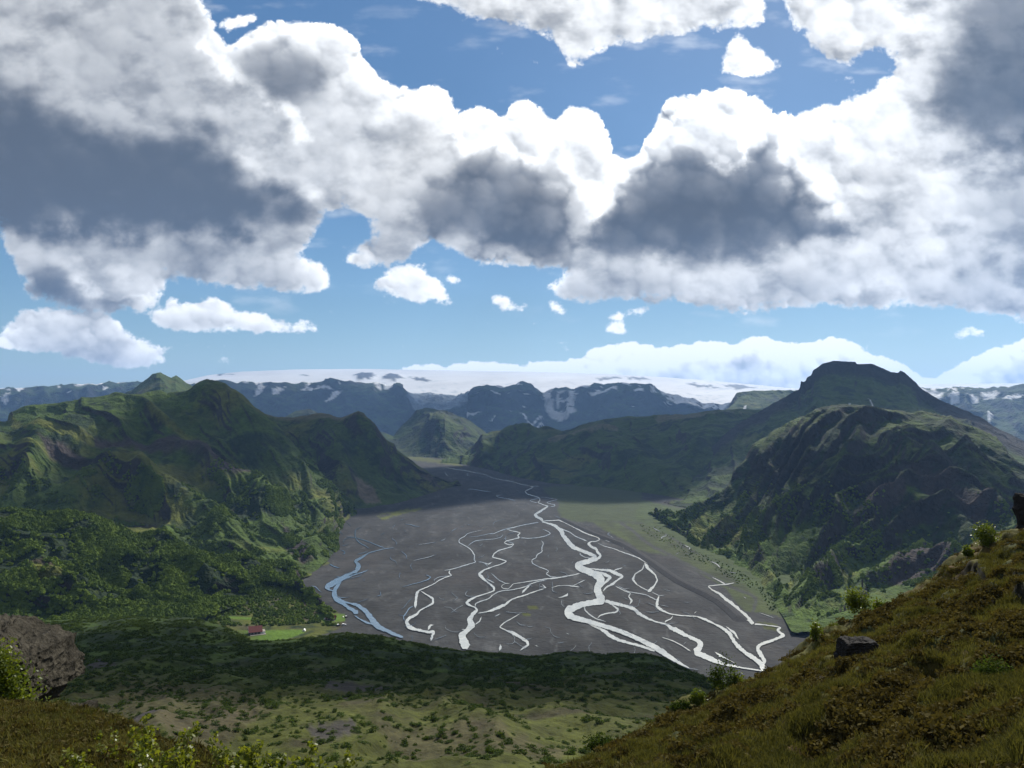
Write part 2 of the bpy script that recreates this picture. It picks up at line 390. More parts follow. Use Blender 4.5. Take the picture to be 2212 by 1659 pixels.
eu = edge_fac(mu); ev = B.m('DIVIDE', mv, 0.10, clamp=True)
win = B.m('MULTIPLY', B.m('MULTIPLY', eu, ev), B.m('GREATER_THAN', fwd, 0.02))
ccol = B.mix(win, it2.outputs[0], it.outputs[0])
calp = B.m('ADD', B.m('MULTIPLY', it.outputs[1], win), B.m('MULTIPLY', it2.outputs[1], B.m('SUBTRACT', 1.0, win)))
sky = B.n('ShaderNodeTexSky', sky_type='NISHITA'); sky.sun_disc = False
sky.sun_elevation = SUN_EL; sky.sun_rotation = SUN_AZ; sky.altitude = 400; sky.air_density = 1.0; sky.dust_density = 0.35; sky.ozone_density = 2.0
WS = 0.10
hsv = B.n('ShaderNodeHueSaturation'); B.l(sky.outputs[0], hsv.inputs['Color']); hsv.inputs['Saturation'].default_value = 1.22; hsv.inputs['Value'].default_value = 0.47
cs = B.n('ShaderNodeVectorMath', operation='SCALE'); B.l(ccol, cs.inputs[0]); cs.inputs[3].default_value = 0.68 / WS
skym = B.mix(calp, B.mix(1.0, hsv.outputs[0], (0.94, 1.03, 1.03), 'MULTIPLY'), cs.outputs[0])
bg = B.n('ShaderNodeBackground'); B.l(skym, bg.inputs[0]); bg.inputs[1].default_value = WS
wo = B.n('ShaderNodeOutputWorld'); B.l(bg.outputs[0], wo.inputs[0])
world.cycles.sampling_method = 'MANUAL'; world.cycles.sample_map_resolution = 512

# ------------------------------------------------------------------ materials
def mat(name):
    m = bpy.data.materials.new(name); m.use_nodes = True; m.node_tree.nodes.clear()
    b = NB(m.node_tree); out = b.n('ShaderNodeOutputMaterial')
    return m, b, out
def principled(b, out, col, rough=0.9, spec=0.15, normal=None):
    p = b.n('ShaderNodeBsdfPrincipled')
    if isinstance(col, tuple): p.inputs['Base Color'].default_value = (*col, 1)
    else: b.l(col, p.inputs['Base Color'])
    if isinstance(rough, (int, float)): p.inputs['Roughness'].default_value = rough
    else: b.l(rough, p.inputs['Roughness'])
    p.inputs['Specular IOR Level'].default_value = spec
    if normal is not None: b.l(normal, p.inputs['Normal'])
    b.l(p.outputs[0], out.inputs[0]); return p
def bump(b, h, dist, strength=1.0):
    o = b.n('ShaderNodeBump'); b.l(h, o.inputs['Height']); o.inputs['Distance'].default_value = dist; o.inputs['Strength'].default_value = strength
    return o.outputs[0]
def cover_mat(name, s1, s2, var=0.5, bd=1.0, rough=0.92, spec=0.1):
    """ground whose cover (grass, scree, rock, snow) is a mesh attribute; grain and relief from noise in metres"""
    m, b, out = mat(name)
    at = b.n('ShaderNodeAttribute', attribute_name='cover')
    g = b.n('ShaderNodeNewGeometry')
    n1 = b.noise(g.outputs['Position'], 1.0 / s1, 5, 0.65); n2 = b.noise(g.outputs['Position'], 1.0 / s2, 4, 0.6)
    f = b.m('MULTIPLY', b.ramp(n1, [(0.25, (1 - var,) * 3), (0.75, (1 + var,) * 3)]), b.ramp(n2, [(0.3, (1 - var * .6,) * 3), (0.7, (1 + var * .6,) * 3)]))
    col = b.n('ShaderNodeVectorMath', operation='SCALE'); b.l(at.outputs['Color'], col.inputs[0]); b.l(f, col.inputs[3])
    hh = b.m('ADD', b.m('MULTIPLY', n1, s1 * 0.5), b.m('MULTIPLY', n2, s2 * 0.5))
    principled(b, out, col.outputs[0], rough, spec, bump(b, hh, bd, 1.0))
    return m
def plain_mat(name, c, rough=0.8, spec=0.2, var=0.25, scale=3.0, bd=0.0):
    m, b, out = mat(name)
    tcn = b.n('ShaderNodeTexCoord')
    n1 = b.noise(tcn.outputs['Object'], scale, 5, 0.6)
    col = b.mix(n1, tuple(x * (1 - var) for x in c), tuple(x * (1 + var) for x in c))
    principled(b, out, col, rough, spec, bump(b, n1, bd) if bd else None)
    return m
def leaf_mat(name, c1, c2, trans=0.45, scale=0.6, spec=0.25, rough=0.55):
    m, b, out = mat(name)
    g = b.n('ShaderNodeNewGeometry'); oi = b.n('ShaderNodeObjectInfo')
    n1 = b.noise(g.outputs['Position'], scale, 3, 0.6)
    f = b.m('ADD', b.m('MULTIPLY', n1, 0.7), b.m('MULTIPLY', g.outputs['Random Per Island'], 0.35))
    col = b.ramp(f, [(0.3, c1), (0.75, c2)])
    p = b.n('ShaderNodeBsdfPrincipled'); b.l(col, p.inputs['Base Color']); p.inputs['Roughness'].default_value = rough
    p.inputs['Specular IOR Level'].default_value = spec
    t = b.n('ShaderNodeBsdfTranslucent')
    tcx = b.mix(1.0, col, (1.25, 1.15, 0.55), 'MULTIPLY'); b.l(tcx, t.inputs[0])
    mx = b.n('ShaderNodeMixShader'); mx.inputs[0].default_value = trans
    b.l(p.outputs[0], mx.inputs[1]); b.l(t.outputs[0], mx.inputs[2]); b.l(mx.outputs[0], out.inputs[0])
    return m

# ------------------------------------------------------------------ mesh helpers
def link(name, me, parent=None, label=None, cat=None, group=None, kind=None):
    o = bpy.data.objects.new(name, me); COL.objects.link(o)
    if parent: o.parent = parent
    if label: o['label'] = label
    if cat: o['category'] = cat
    if group: o['group'] = group
    if kind: o['kind'] = kind
    return o
def grid_mesh(name, P, material, cover=None, smooth=True):
    """P: (nv, nu, 3)"""
    nv, nu = P.shape[:2]
    me = bpy.data.meshes.new(name)
    me.vertices.add(nu * nv); me.vertices.foreach_set('co', P.astype(np.float32).ravel())
    i = np.arange(nv * nu).reshape(nv, nu)
    q = np.stack([i[:-1, :-1], i[1:, :-1], i[1:, 1:], i[:-1, 1:]], -1).reshape(-1, 4)
    nf = len(q)
    me.loops.add(nf * 4); me.loops.foreach_set('vertex_index', q.astype(np.int32).ravel())
    me.polygons.add(nf); me.polygons.foreach_set('loop_start', np.arange(0, nf * 4, 4, dtype=np.int32))
    me.polygons.foreach_set('use_smooth', np.full(nf, smooth))
    if cover is not None:
        a = me.attributes.new('cover', 'FLOAT_COLOR', 'POINT')
        c = np.ones((nv * nu, 4), np.float32); c[:, :3] = cover.reshape(-1, 3); a.data.foreach_set('color', c.ravel())
    me.materials.append(material); me.update(calc_edges=True)
    return me
def quads_mesh(name, verts, faces, material, smooth=False):
    me = bpy.data.meshes.new(name)
    v = np.asarray(verts, np.float32); me.vertices.add(len(v)); me.vertices.foreach_set('co', v.ravel())
    f = np.asarray(faces, np.int32); k = f.shape[1]
    me.loops.add(f.size); me.loops.foreach_set('vertex_index', f.ravel())
    me.polygons.add(len(f)); me.polygons.foreach_set('loop_start', np.arange(0, f.size, k, dtype=np.int32))
    me.polygons.foreach_set('use_smooth', np.full(len(f), smooth))
    me.materials.append(material); me.update(calc_edges=True)
    return me

def row_resample(row, s):
    r = np.array(row, float)
    u = r[:, 0]; 
    ss = (u - u[0]) / (u[-1] - u[0])
    return np.stack([np.interp(s, ss, r[:, k]) for k in range(3)], -1)

# cover colours (albedo)
GRASS = np.array([0.076, 0.126, 0.018]); GRASSY = np.array([0.140, 0.160, 0.028]); SCRUB = np.array([0.026, 0.048, 0.017])
HEATH = np.array([0.088, 0.074, 0.042]); SCREE = np.array([0.098, 0.080, 0.072]); ROCK = np.array([0.052, 0.047, 0.042]); SNOW = np.array([0.80, 0.82, 0.85]); K = 0.42
GRAVEL = np.array([0.068, 0.070, 0.071]); ICE = np.array([0.42, 0.47, 0.52])
for _n in ('GRASS', 'GRASSY', 'SCRUB', 'HEATH', 'SCREE', 'ROCK', 'GRAVEL'): globals()[_n] = globals()[_n] * K
SNOW = SNOW * 0.58; ICE = ICE * .6
def mixc(a, b, t): return a + (b - a) * np.clip(t, 0, 1)[..., None]

GS, FS, SPK = 0.55, 0.5, 0.95
def loft(rows, nu, nv, amp=(20, 120), gul=(25, 160, 0.0), fine=6.0, smooth_t=3, spurs=(), spow=1.0, seed=0.0, edge0=0.0, wts=None, sq=None):
    """surface through rows of (u, v, distance), top (far) to bottom (near); returns points, slope, (U, V), relief"""
    s = np.linspace(0, 1, nu)
    R = []
    if sq:                                            # steepen: draw everything above the foot row nearer to it
        fr_ = np.array(rows[sq[0]], float)
        rows = [row if i >= sq[0] else [(u, v, np.interp(u, fr_[:, 0], fr_[:, 2]) + (d - np.interp(u, fr_[:, 0], fr_[:, 2])) * sq[1]) for u, v, d in row] for i, row in enumerate(rows)]
    for row in rows:
        r = row_resample(row, s); R.append(px2w(r[:, 0], r[:, 1], r[:, 2]))
    R = np.array(R)                                   # rows, nu, 3
    nr = len(R)
    wts = wts or [1.0] * (nr - 1)
    cw = np.concatenate([[0], np.cumsum(wts)]); cw /= cw[-1]
    t = np.linspace(0, 1, nv)
    P = np.empty((nv, nu, 3))
    idx = np.clip(np.searchsorted(cw, t, side='right') - 1, 0, nr - 2)
    f = (t - cw[idx]) / (cw[idx + 1] - cw[idx])
    P = R[idx] * (1 - f)[:, None, None] + R[idx + 1] * f[:, None, None]
    if smooth_t:
        k = np.exp(-0.5 * (np.arange(-3 * smooth_t, 3 * smooth_t + 1) / smooth_t) ** 2); k /= k.sum(); r = 3 * smooth_t
        Q = np.pad(P, ((r, r), (0, 0), (0, 0)), mode='reflect', reflect_type='odd')
        P = sum(k[i] * Q[i:i + nv] for i in range(2 * r + 1))
    du = np.gradient(P, axis=1); dv = np.gradient(P, axis=0)
    N = np.cross(dv, du); N /= np.linalg.norm(N, axis=-1, keepdims=True) + 1e-9
    N = np.where(N[..., 2:3] < 0, -N, N)
    a = np.cumsum(np.linalg.norm(du, axis=-1), axis=1); a = np.broadcast_to(a.mean(0)[None], a.shape)
    b = np.cumsum(np.linalg.norm(dv, axis=-1), axis=0)
    X, Y = P[..., 0] + seed * 137.0, P[..., 1] + seed * 71.0
    T = np.broadcast_to(t[:, None], a.shape)
    env = sstep(0, 0.06, T) * (edge0 + (1 - edge0))
    U, V = w2px(P)
    A1, L1 = amp; A2, L2, sh = gul; A2 = A2 * GS; fine = fine * FS
    w1 = fbm(X / (L2 * 1.8) + 9, Y / (L2 * 1.8), 3) * 0.9
    gl = ridged((a + sh * b) / L2 + w1 + seed, b / (L2 * 3.6) + 0.3 * w1, 5, 0.47)
    big = fbm(X / L1, Y / L1, 4, 0.5)
    fn = fbm(X / (L2 * 0.30), Y / (L2 * 0.30), 4, 0.6)
    disp = A1 * big + A2 * (gl - 0.45) + fine * fn
    gfac = sstep(0.02, 0.30, T) * sstep(1.02, 0.90, T)
    disp = A1 * big * sstep(0, .15, T) + A2 * (gl - 0.45) * (0.25 + 0.75 * gfac) + fine * fn
    disp = disp * (0.35 + 0.65 * sstep(1.0, 0.88, T))
    disp = np.where(T > .8, disp + (np.abs(disp) - disp) * sstep(.8, .95, T), disp)
    P = P + N * disp[..., None]
    for (line, h, w) in spurs:
        d, tt = dseg(U, V, line)
        hh = np.interp(tt, np.linspace(0, 1, len(line)), [p[2] if len(p) > 2 else (0.35 if i == 0 else 1.0) for i, p in enumerate(line)])
        P[..., 2] += SPK * h * hh * sstep(1.15 * w, 0, d) ** 1.1 * sstep(1.0, .80, T)
    du = np.gradient(P, axis=1); dv = np.gradient(P, axis=0)
    N2 = np.cross(dv, du); N2 /= np.linalg.norm(N2, axis=-1, keepdims=True) + 1e-9
    nz = np.abs(N2[..., 2])
    return P, nz, (U, V), gl, (a, b, T)

def _bb(fn):
    def f(UV, line, *a, **k):
        U, V = UV; L = np.array([q[:2] for q in line]); mg = 14 + 1.5 * max([x for x in a if x < 60] + [6])
        m = (U > L[:, 0].min() - mg) & (U < L[:, 0].max() + mg) & (V > L[:, 1].min() - mg) & (V < L[:, 1].max() + mg)
        r = np.zeros(U.shape)
        if m.any(): r[m] = fn((U[m], V[m]), line, *a, **k)
        return r
    return f
@_bb
def pmask(UV, poly, soft=3.0, warp=4.0, wl=14.0):
    U, V = UV
    x = U + warp * fbm(U / wl, V / wl, 4, .6); y = V + warp * fbm(U / wl + 30, V / wl, 4, .6)
    return sstep(-soft, soft, sdpoly(x, y, poly))
@_bb
def lmask(UV, line, w, warp=3.0, wl=10.0):
    U, V = UV
    x = U + warp * fbm(U / wl, V / wl, 3); y = V + warp * fbm(U / wl + 30, V / wl, 3)
    d, tt = dseg(x, y, line); return sstep(w, w * 0.5, d)
def hill_cover(P, nz, gl, seed=0.0, steep=(0.62, 0.78), scrub=0.5, scree=0.25, L=140.0, yellow=0.4):
    X, Y = P[..., 0] + seed * 211, P[..., 1]
    n1 = fbm(X / L, Y / L, 5, .6); n2 = fbm(X / (L * .3) + 7, Y / (L * .3), 4, .6); n3 = fbm(X / (L * 1.7) + 70, Y / (L * 1.7), 4)
    c = np.broadcast_to(GRASS, P.shape).copy()
    c = mixc(c, GRASSY, sstep(0.0, 0.45, n3 + 0.3 * n2) * yellow * 2)
    c = mixc(c, SCRUB, sstep(0.35 - scrub, 0.55 - scrub, n1 * 0.6 + n2 * 0.5))
    c = mixc(c, SCREE, sstep(0.42 - scree * .6, 0.56 - scree * .6, n3 * 0.8 + n2 * 0.25) * 0.9)
    c = mixc(c, ROCK, sstep(steep[1], steep[0], nz + 0.08 * n2))
    return c * (1 + 0.35 * n2[..., None])
# ------------------------------------------------------------------ large structure: glacier and mountains
M_far = cover_mat('mountain_far_ground', 160, 28, 0.35, 0.8)
M_hill = cover_mat('mountain_ground', 46, 9, 0.45, 0.8)
M_near = cover_mat('hillside_ground', 9, 1.7, 0.5, 0.35)
M_snow = cover_mat('glacier_ice', 300, 60, 0.04, 0.15, rough=0.75)
ALL = []
def terrain(name, label, P, material, cover, cat=None):
    o = link(name, grid_mesh(name, P, material, cover), label=label, kind='structure'); ALL.append(o); return o

# glacier dome
gtop = [(-900, 842, 15000), (0, 838, 15000), (330, 830, 15500), (395, 822, 15500), (450, 809, 16000), (520, 801, 16500), (640, 796.5, 17000), (800, 795.5, 17500), (870, 797, 17500),
        (1000, 800, 17500), (1200, 803, 17500), (1400, 811, 17500), (1500, 818, 17500), (1600, 827, 17500), (1720, 838, 17500), (1800, 842, 17500), (1980, 829, 18500), (2212, 827, 18500), (3000, 832, 18500)]
P, nz, UV, gl, _ = loft([[(u, v + 60, d + 3000) for u, v, d in gtop], gtop,
    [(-900, 850, 11500), (0, 846, 11500), (400, 836, 11500), (800, 822, 11500), (1000, 826, 11500), (1300, 826, 11500), (1500, 846, 11500), (1700, 858, 11500), (2000, 846, 12500), (3000, 848, 12500)],
    [(-900, 900, 9200), (400, 880, 9000), (800, 885, 9000), (1100, 890, 9000), (1300, 880, 9000), (1500, 900, 9000), (1700, 905, 9000), (2000, 885, 9800), (3000, 885, 9800)]],
    560, 84, amp=(9, 1800), gul=(6, 500, 0), fine=1.5, smooth_t=2, seed=3, wts=[.3, 1.2, .5])
U, V = UV
c = np.broadcast_to(SNOW, P.shape).copy() * (.90 + .22 * fbm(U / 160, V / 12 + U / 300, 5))[..., None]
cr = ridged(U / 70 + 3, V / 9 + U / 90, 4)
c = mixc(c, np.array([0.2090, 0.2420, 0.2860]), sstep(0.50, 0.85, cr) * sstep(812, 835, V) * 0.75)
for pl in ([(765, 812), (780, 806), (800, 807), (812, 812), (800, 820), (775, 822)], [(825, 815), (842, 807), (862, 810), (872, 819), (850, 823), (830, 822)],
           [(640, 812), (665, 809), (668, 811)], [(468, 808), (505, 806), (505, 808.4), (470, 810)], 
           [(1480, 828), (1530, 831), (1560, 838), (1500, 836)], [(1560, 832), (1600, 832), (1640, 838), (1590, 840)], 
           [(885, 814), (925, 818), (930, 824), (900, 822)], [(1285, 818), (1330, 812), (1345, 816), (1300, 822)], [(1350, 815), (1400, 817), (1405, 821), (1360, 820)]):
    c = mixc(c, ROCK * 0.9, pmask(UV, pl, 1.0, 7.0, 9.0))
for pl, hgt in (([(765, 812), (780, 806), (800, 807), (812, 812), (800, 820), (775, 822)], 26), ([(825, 815), (842, 807), (862, 810), (872, 819), (850, 823), (830, 822)], 26)):
    P[..., 2] += hgt * pmask(UV, pl, 4.0, 2.0, 8.0)
terrain('glacier', 'broad white glacier ice cap spread along the horizon', P, M_snow, c)

# far cliffs under the ice
fc = [(-900, 845, 8200), (-100, 842, 8200), (0, 840, 8200), (60, 835, 8200), (130, 832, 8200), (200, 825, 8300), (260, 825.5, 8400), (300, 823, 8400), (350, 828, 8400), (395, 832, 8400), (430, 826, 8300), (470, 821, 8200), (485, 819, 8200),
      (515, 825, 8300), (530, 822, 8300), (560, 826, 8300), (600, 823, 8300), (640, 826, 8300), (690, 821, 8300), (712, 814, 8200), (735, 817, 8200), (760, 822, 8300), (800, 827, 8400), (838, 830, 8300), (865, 826, 8200),
      (876, 840, 8100), (890, 844, 8100), (930, 847, 8200), (985, 848, 8200), (1010, 846, 7900), (1020, 841, 7700), (1030, 834, 7600), (1045, 830, 7600), (1062, 829, 7600), (1090, 834, 7700), (1110, 828, 7700), (1128, 824, 7700), (1145, 828, 7700), (1160, 838, 7700),
      (1173, 846, 7700), (1185, 842, 7900), (1200, 836, 8000), (1220, 834, 8100), (1238, 836, 8000), (1252, 829, 7800), (1280, 828, 7800), (1310, 824, 7800), (1340, 826, 7800), (1375, 824, 7700), (1400, 826, 7600), (1420, 836, 7500), (1445, 848, 7400), (1465, 856, 7300),
      (1490, 862, 7300), (1520, 870, 7300), (1560, 874, 7400), (1600, 868, 7600), (1650, 872, 7800), (1720, 860, 7800), (1800, 850, 7600), (1950, 842, 7200), (1985, 838, 7000), (2020, 841, 6900), (2070, 836, 6800), (2120, 834, 6800), (2150, 838, 6700), (2180, 832, 6600), (2212, 830, 6500), (2400, 820, 6300), (3000, 830, 6000)]
crow = [(u, v + 14, d - 260) for u, v, d in fc]
P, nz, UV, gl, _ = loft([[(u, v + 25, d + 900) for u, v, d in fc], fc, crow,
    [(-900, 890, 7700), (0, 880, 7700), (300, 868, 7900), (500, 862, 7850), (700, 862, 7800), (850, 872, 7750), (900, 890, 7700), (1000, 888, 7600), (1100, 870, 7350), (1200, 895, 7500), (1300, 872, 7400), (1400, 872, 7250), (1550, 900, 7100), (1800, 880, 7200), (2000, 866, 6600), (2212, 862, 6150), (3000, 860, 5700)],
    [(-900, 940, 7200), (0, 905, 7300), (500, 905, 7350), (800, 930, 7250), (870, 945, 7150), (1000, 935, 7150), (1100, 930, 6900), (1200, 940, 7000), (1300, 930, 6900), (1600, 925, 6700), (2000, 900, 6100), (2212, 915, 5500), (3000, 930, 5200)],
    [(-900, 1000, 6600), (1000, 980, 6500), (1700, 980, 6200), (2100, 960, 5600), (2212, 985, 5000), (3000, 990, 4700)]],
    760, 160, amp=(34, 700), gul=(190, 300, 0.1), fine=42, smooth_t=2, seed=8, wts=[.25, .18, .8, 1.0, .5])
U, V = UV
X, Y = P[..., 0], P[..., 1]
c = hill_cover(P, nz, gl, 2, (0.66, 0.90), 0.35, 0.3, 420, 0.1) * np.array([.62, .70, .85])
crv = np.interp(U, [p[0] for p in fc], [p[1] for p in fc])
n_s = fbm(U / 26, V / 13, 5, .62) + 0.25 * (0.5 - gl)
c = mixc(c, SNOW, sstep(0.30, 0.36, n_s + 0.26 * sstep(13, -2, V - crv) - 0.30 * sstep(8, 40, V - crv) - 0.25 * sstep(1950, 1700, U) * sstep(1500, 1600, U)))
for pl, k in (([(878, 832), (900, 838), (990, 840), (1018, 838), (1008, 864), (985, 880), (930, 884), (895, 880), (880, 862)], 1), ):
    ice = np.array([0.16, 0.20, 0.25]) * (0.75 + 0.5 * ridged(U / 22, V / 16, 4))[..., None]
    m = pmask(UV, pl, 3, 5, 16)
    c = c * (1 - m[..., None] * 0.85) + ice * m[..., None] * 0.85
snowp = [[(1176, 842), (1192, 838), (1196, 860), (1200, 880), (1218, 886), (1240, 880), (1243, 892), (1225, 902), (1205, 900), (1188, 890), (1178, 870), (1174, 855)], [(1200, 846), (1240, 842), (1240, 878), (1212, 884), (1203, 866)],
         [(1124, 896), (1128, 893), (1138, 908), (1146, 918), (1142, 922)], [(1140, 926), (1168, 900), (1171, 904), (1148, 922)], [(1142, 934), (1172, 916), (1176, 919), (1146, 938)], [(1008, 895), (1036, 888), (1037, 890), (1010, 901)], [(1058, 905), (1068, 893), (1070, 896), (1060, 909)],
         [(1060, 842), (1080, 850), (1078, 852), (1060, 846)], [(548, 848), (560, 833), (575, 834), (556, 850)], [(586, 842), (600, 834), (614, 838), (590, 848)], [(700, 860), (722, 840), (740, 842), (708, 862)], [(660, 838), (700, 832), (720, 836), (680, 842)], [(807, 829), (820, 828), (824, 842), (812, 838)],
         [(0, 862), (14, 848), (22, 850), (12, 868)], [(160, 833), (200, 826), (215, 825), (175, 836)], [(1440, 848), (1520, 850), (1600, 838), (1680, 842), (1600, 862), (1560, 886), (1500, 884), (1460, 868)], [(1270, 848), (1330, 834), (1332, 838), (1280, 852)],
         [(1985, 842), (2040, 846), (2010, 866), (1990, 858)], [(2050, 850), (2072, 846), (2074, 862), (2052, 864)], [(2095, 852), (2112, 850), (2114, 858), (2098, 860)], [(2120, 845), (2160, 848), (2150, 858), (2124, 856)], [(2132, 900), (2144, 886), (2148, 892), (2136, 912)], [(2166, 860), (2200, 846), (2210, 850), (2180, 866)]]
for pl in snowp: c = mixc(c, SNOW * (0.8 if pl is snowp[0] or pl is snowp[1] else 1.0), pmask(UV, pl, 1.2, 3.5, 8.0))
for pl in ([(1186, 846), (1202, 846), (1204, 858), (1190, 862)], [(1207, 848), (1226, 843), (1230, 858), (1214, 862)], [(1216, 868), (1226, 866), (1226, 878), (1218, 880)], [(1210, 862), (1224, 868), (1222, 884), (1208, 880)]): c = mixc(c, ROCK, pmask(UV, pl, 1.2, 4, 6))
c = mixc(c, ROCK, sstep(.12, .3, fbm(U / 16 + 4, V / 5, 4)) * pmask(UV, snowp[15], 3, 3, 9) * 0.9)
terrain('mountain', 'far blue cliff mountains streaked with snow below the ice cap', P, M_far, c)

# dome shaped hills at the head of the valley
hl = [(560, 930, 4700), (600, 905, 4800), (640, 885, 4900), (670, 880, 4950), (700, 893, 4900), (740, 905, 4900), (790, 915, 4900), (830, 935, 4900), (850, 942, 4950), (862, 922, 5000), (880, 903, 5050), (900, 884, 5100), (920, 879, 5100), (940, 880, 5100), (965, 889, 5000), (985, 893, 4950), (1010, 903, 4950), (1040, 926, 4900), (1060, 946, 4800), (1100, 965, 4700)]
P, nz, UV, gl, _ = loft([[(u, v + 50, d + 700) for u, v, d in hl], hl,
    [(560, 950, 4300), (700, 940, 4400), (820, 960, 4500), (860, 950, 4600), (890, 928, 4650), (915, 920, 4500), (940, 905, 4400), (960, 900, 4350), (980, 912, 4350), (1010, 930, 4400), (1040, 950, 4450), (1100, 975, 4400)],
    [(560, 1000, 4000), (820, 975, 4150), (870, 978, 4200), (900, 984, 4070), (960, 992, 3900), (1010, 987, 4000), (1100, 975, 4200)], [(560, 1010, 3900), (1100, 1010, 3700)]],
    280, 130, amp=(22, 420), gul=(46, 190, 0.15), fine=7, smooth_t=3, seed=12, wts=[.3, 1, 1, .15], sq=(3, .75))
terrain('mountain', 'pair of blue green cone hills where the valley narrows', P, M_far, hill_cover(P, nz, gl, 5, (0.60, 0.74), 0.4, 0.2, 260, 0.3) * .85)

# ridge on the right behind the gravel flats
rl = [(960, 1005, 3800), (985, 990, 3900), (1005, 975, 3950), (1020, 960, 4000), (1035, 938, 4050), (1060, 934, 4100), (1085, 926, 4200), (1105, 921, 4200), (1130, 914, 4200), (1150, 919, 4200), (1180, 921, 4200), (1212, 931, 4200), (1250, 928, 4200),
      (1275, 916, 4300), (1300, 908, 4350), (1350, 900, 4450), (1400, 895, 4500), (1450, 892, 4550), (1500, 889, 4600), (1550, 886, 4650), (1600, 882, 4700), (1650, 880, 4700), (1760, 880, 4700)]
rf = [(955, 1003, 3500), (995, 1002, 3460), (1040, 1009, 3230), (1080, 1019, 2980), (1130, 1031, 2710), (1180, 1041, 2540), (1300, 1051, 2380), (1420, 1063, 2200), (1480, 1075, 2070), (1600, 1095, 1900), (1760, 1110, 1800)]
P, nz, UV, gl, _ = loft([[(u, v + 60, d + 700) for u, v, d in rl], rl,
    [(960, 1003, 3600), (1000, 992, 3750), (1060, 966, 3800), (1110, 950, 3800), (1150, 942, 3850), (1200, 950, 3850), (1250, 945, 3800), (1300, 930, 3800), (1400, 915, 3900), (1500, 905, 4000), (1600, 898, 4000), (1760, 900, 4000)],
    [(960, 1004, 3520), (1000, 999, 3600), (1060, 990, 3500), (1120, 974, 3350), (1184, 960, 3250), (1238, 948, 3250), (1265, 942, 3250), (1300, 955, 3200), (1350, 948, 3200), (1420, 938, 3200), (1500, 928, 3200), (1560, 921, 3200), (1640, 915, 3100), (1760, 930, 3000)],
    [(u, v - 14 - 14 * (u > 1100), d + 130) for u, v, d in rf], rf, [(u, v + 22, d - 120) for u, v, d in rf]],
    480, 170, amp=(30, 380), gul=(55, 210, 0.1), fine=8, smooth_t=3, seed=17, wts=[.3, .7, .6, 1.2, .3, .15], sq=(4, .5),
    spurs=[([(1060, 940), (1050, 980), (1030, 1005)], 40, 26), ([(1265, 945), (1330, 990), (1400, 1040)], 45, 60), ([(1560, 925), (1500, 990), (1440, 1060)], 50, 60)])
c = hill_cover(P, nz, gl, 7, (0.60, 0.74), 0.35, 0.15, 240, 0.7)
for ln in ([(1190, 958), (1238, 947), (1262, 941), (1290, 944)], [(1265, 938), (1310, 926), (1330, 924)], [(1420, 905), (1500, 898), (1600, 893)]): c = mixc(c, np.array([0.0880, 0.0825, 0.0495]), lmask(UV, ln, 6, 5) * .8)  # pale colour along the crests stands for sunlit edges
terrain('mountain', 'long dark ridge running down to the gravel flats in cloud shade', P, M_hill, c)

# flat topped block beside the great peak
ml = [(1555, 893, 5300), (1572, 880, 5300), (1585, 858, 5300), (1592, 849, 5300), (1605, 845, 5300), (1650, 843, 5300), (1700, 842, 5300), (1790, 846, 5300)]
P, nz, UV, gl, _ = loft([[(u, v + 10, d + 500) for u, v, d in ml], ml, [(u, v + 10, d - 60) for u, v, d in ml], [(1535, 898, 4950), (1580, 884, 4950), (1650, 880, 4950), (1790, 880, 4950)], [(1535, 930, 4700), (1790, 930, 4700)]],
    200, 90, amp=(5, 200), gul=(30, 120, 0), fine=5, smooth_t=1, seed=21, wts=[.2, .3, .8, .4])
c = hill_cover(P, nz, gl, 9, (0.6, 0.72), 0.3, 0.15, 200, 0.9)
c = mixc(c, SNOW, pmask(UV, [(1603, 888), (1607, 878), (1613, 876), (1611, 884)], 1, 2, 5))
terrain('mountain', 'flat topped dark rock block left of the great peak', P, M_hill, c)

# great peak on the right
pk = [(1430, 1085, 2450), (1500, 1010, 2700), (1540, 960, 2850), (1575, 930, 2950), (1600, 912, 3050), (1630, 893, 3150), (1660, 876, 3250), (1690, 858, 3300), (1715, 843, 3350), (1726, 838, 3350), (1729, 820, 3350), (1738, 822, 3350), (1742, 812, 3350), (1752, 808, 3350), (1756, 797, 3350), (1768, 790, 3350), (1780, 783, 3380), (1800, 777, 3400),
      (1820, 777.5, 3400), (1849, 779, 3400), (1851, 784, 3400), (1882, 783, 3400), (1900, 790, 3400), (1925, 801, 3400), (1940, 803, 3400), (1944, 797, 3400), (1954, 802, 3400), (1975, 820, 3380), (1990, 838, 3350), (2015, 854, 3300), (2050, 872, 3250), (2090, 888, 3200), (2120, 903, 3150), (2160, 925, 3050), (2212, 950, 2950), (2400, 1010, 2700)]
P, nz, UV, gl, _ = loft([[(u, v + 45, d + 450) for u, v, d in pk], pk, [(u, v + 22 * (1700 < u < 2020) + 8, d - 70) for u, v, d in pk],
    [(1430, 1090, 2350), (1500, 1030, 2500), (1560, 985, 2600), (1640, 930, 2750), (1720, 893, 2850), (1800, 878, 2900), (1880, 876, 2900), (1960, 880, 2850), (2040, 895, 2800), (2120, 925, 2700), (2212, 965, 2600), (2400, 1030, 2400)],
    [(1430, 1095, 2150), (1500, 1070, 2150), (1560, 1050, 2200), (1650, 1030, 2250), (1800, 980, 2300), (2000, 960, 2300), (2212, 1010, 2200), (2400, 1060, 2100)],
    [(1400, 1088, 1990), (1480, 1098, 1850), (1560, 1115, 1700), (1800, 1120, 1700), (2400, 1120, 1700)], [(1400, 1110, 1900), (2400, 1160, 1600)]],
    400, 180, amp=(10, 300), gul=(32, 120, 0.0), fine=6, smooth_t=1, seed=23, wts=[.25, .35, .9, .8, .7, .15], sq=(5, .6))
U, V = UV
c = hill_cover(P, nz, gl, 11, (0.55, 0.70), 0.35, 0.22, 200, 0.5)
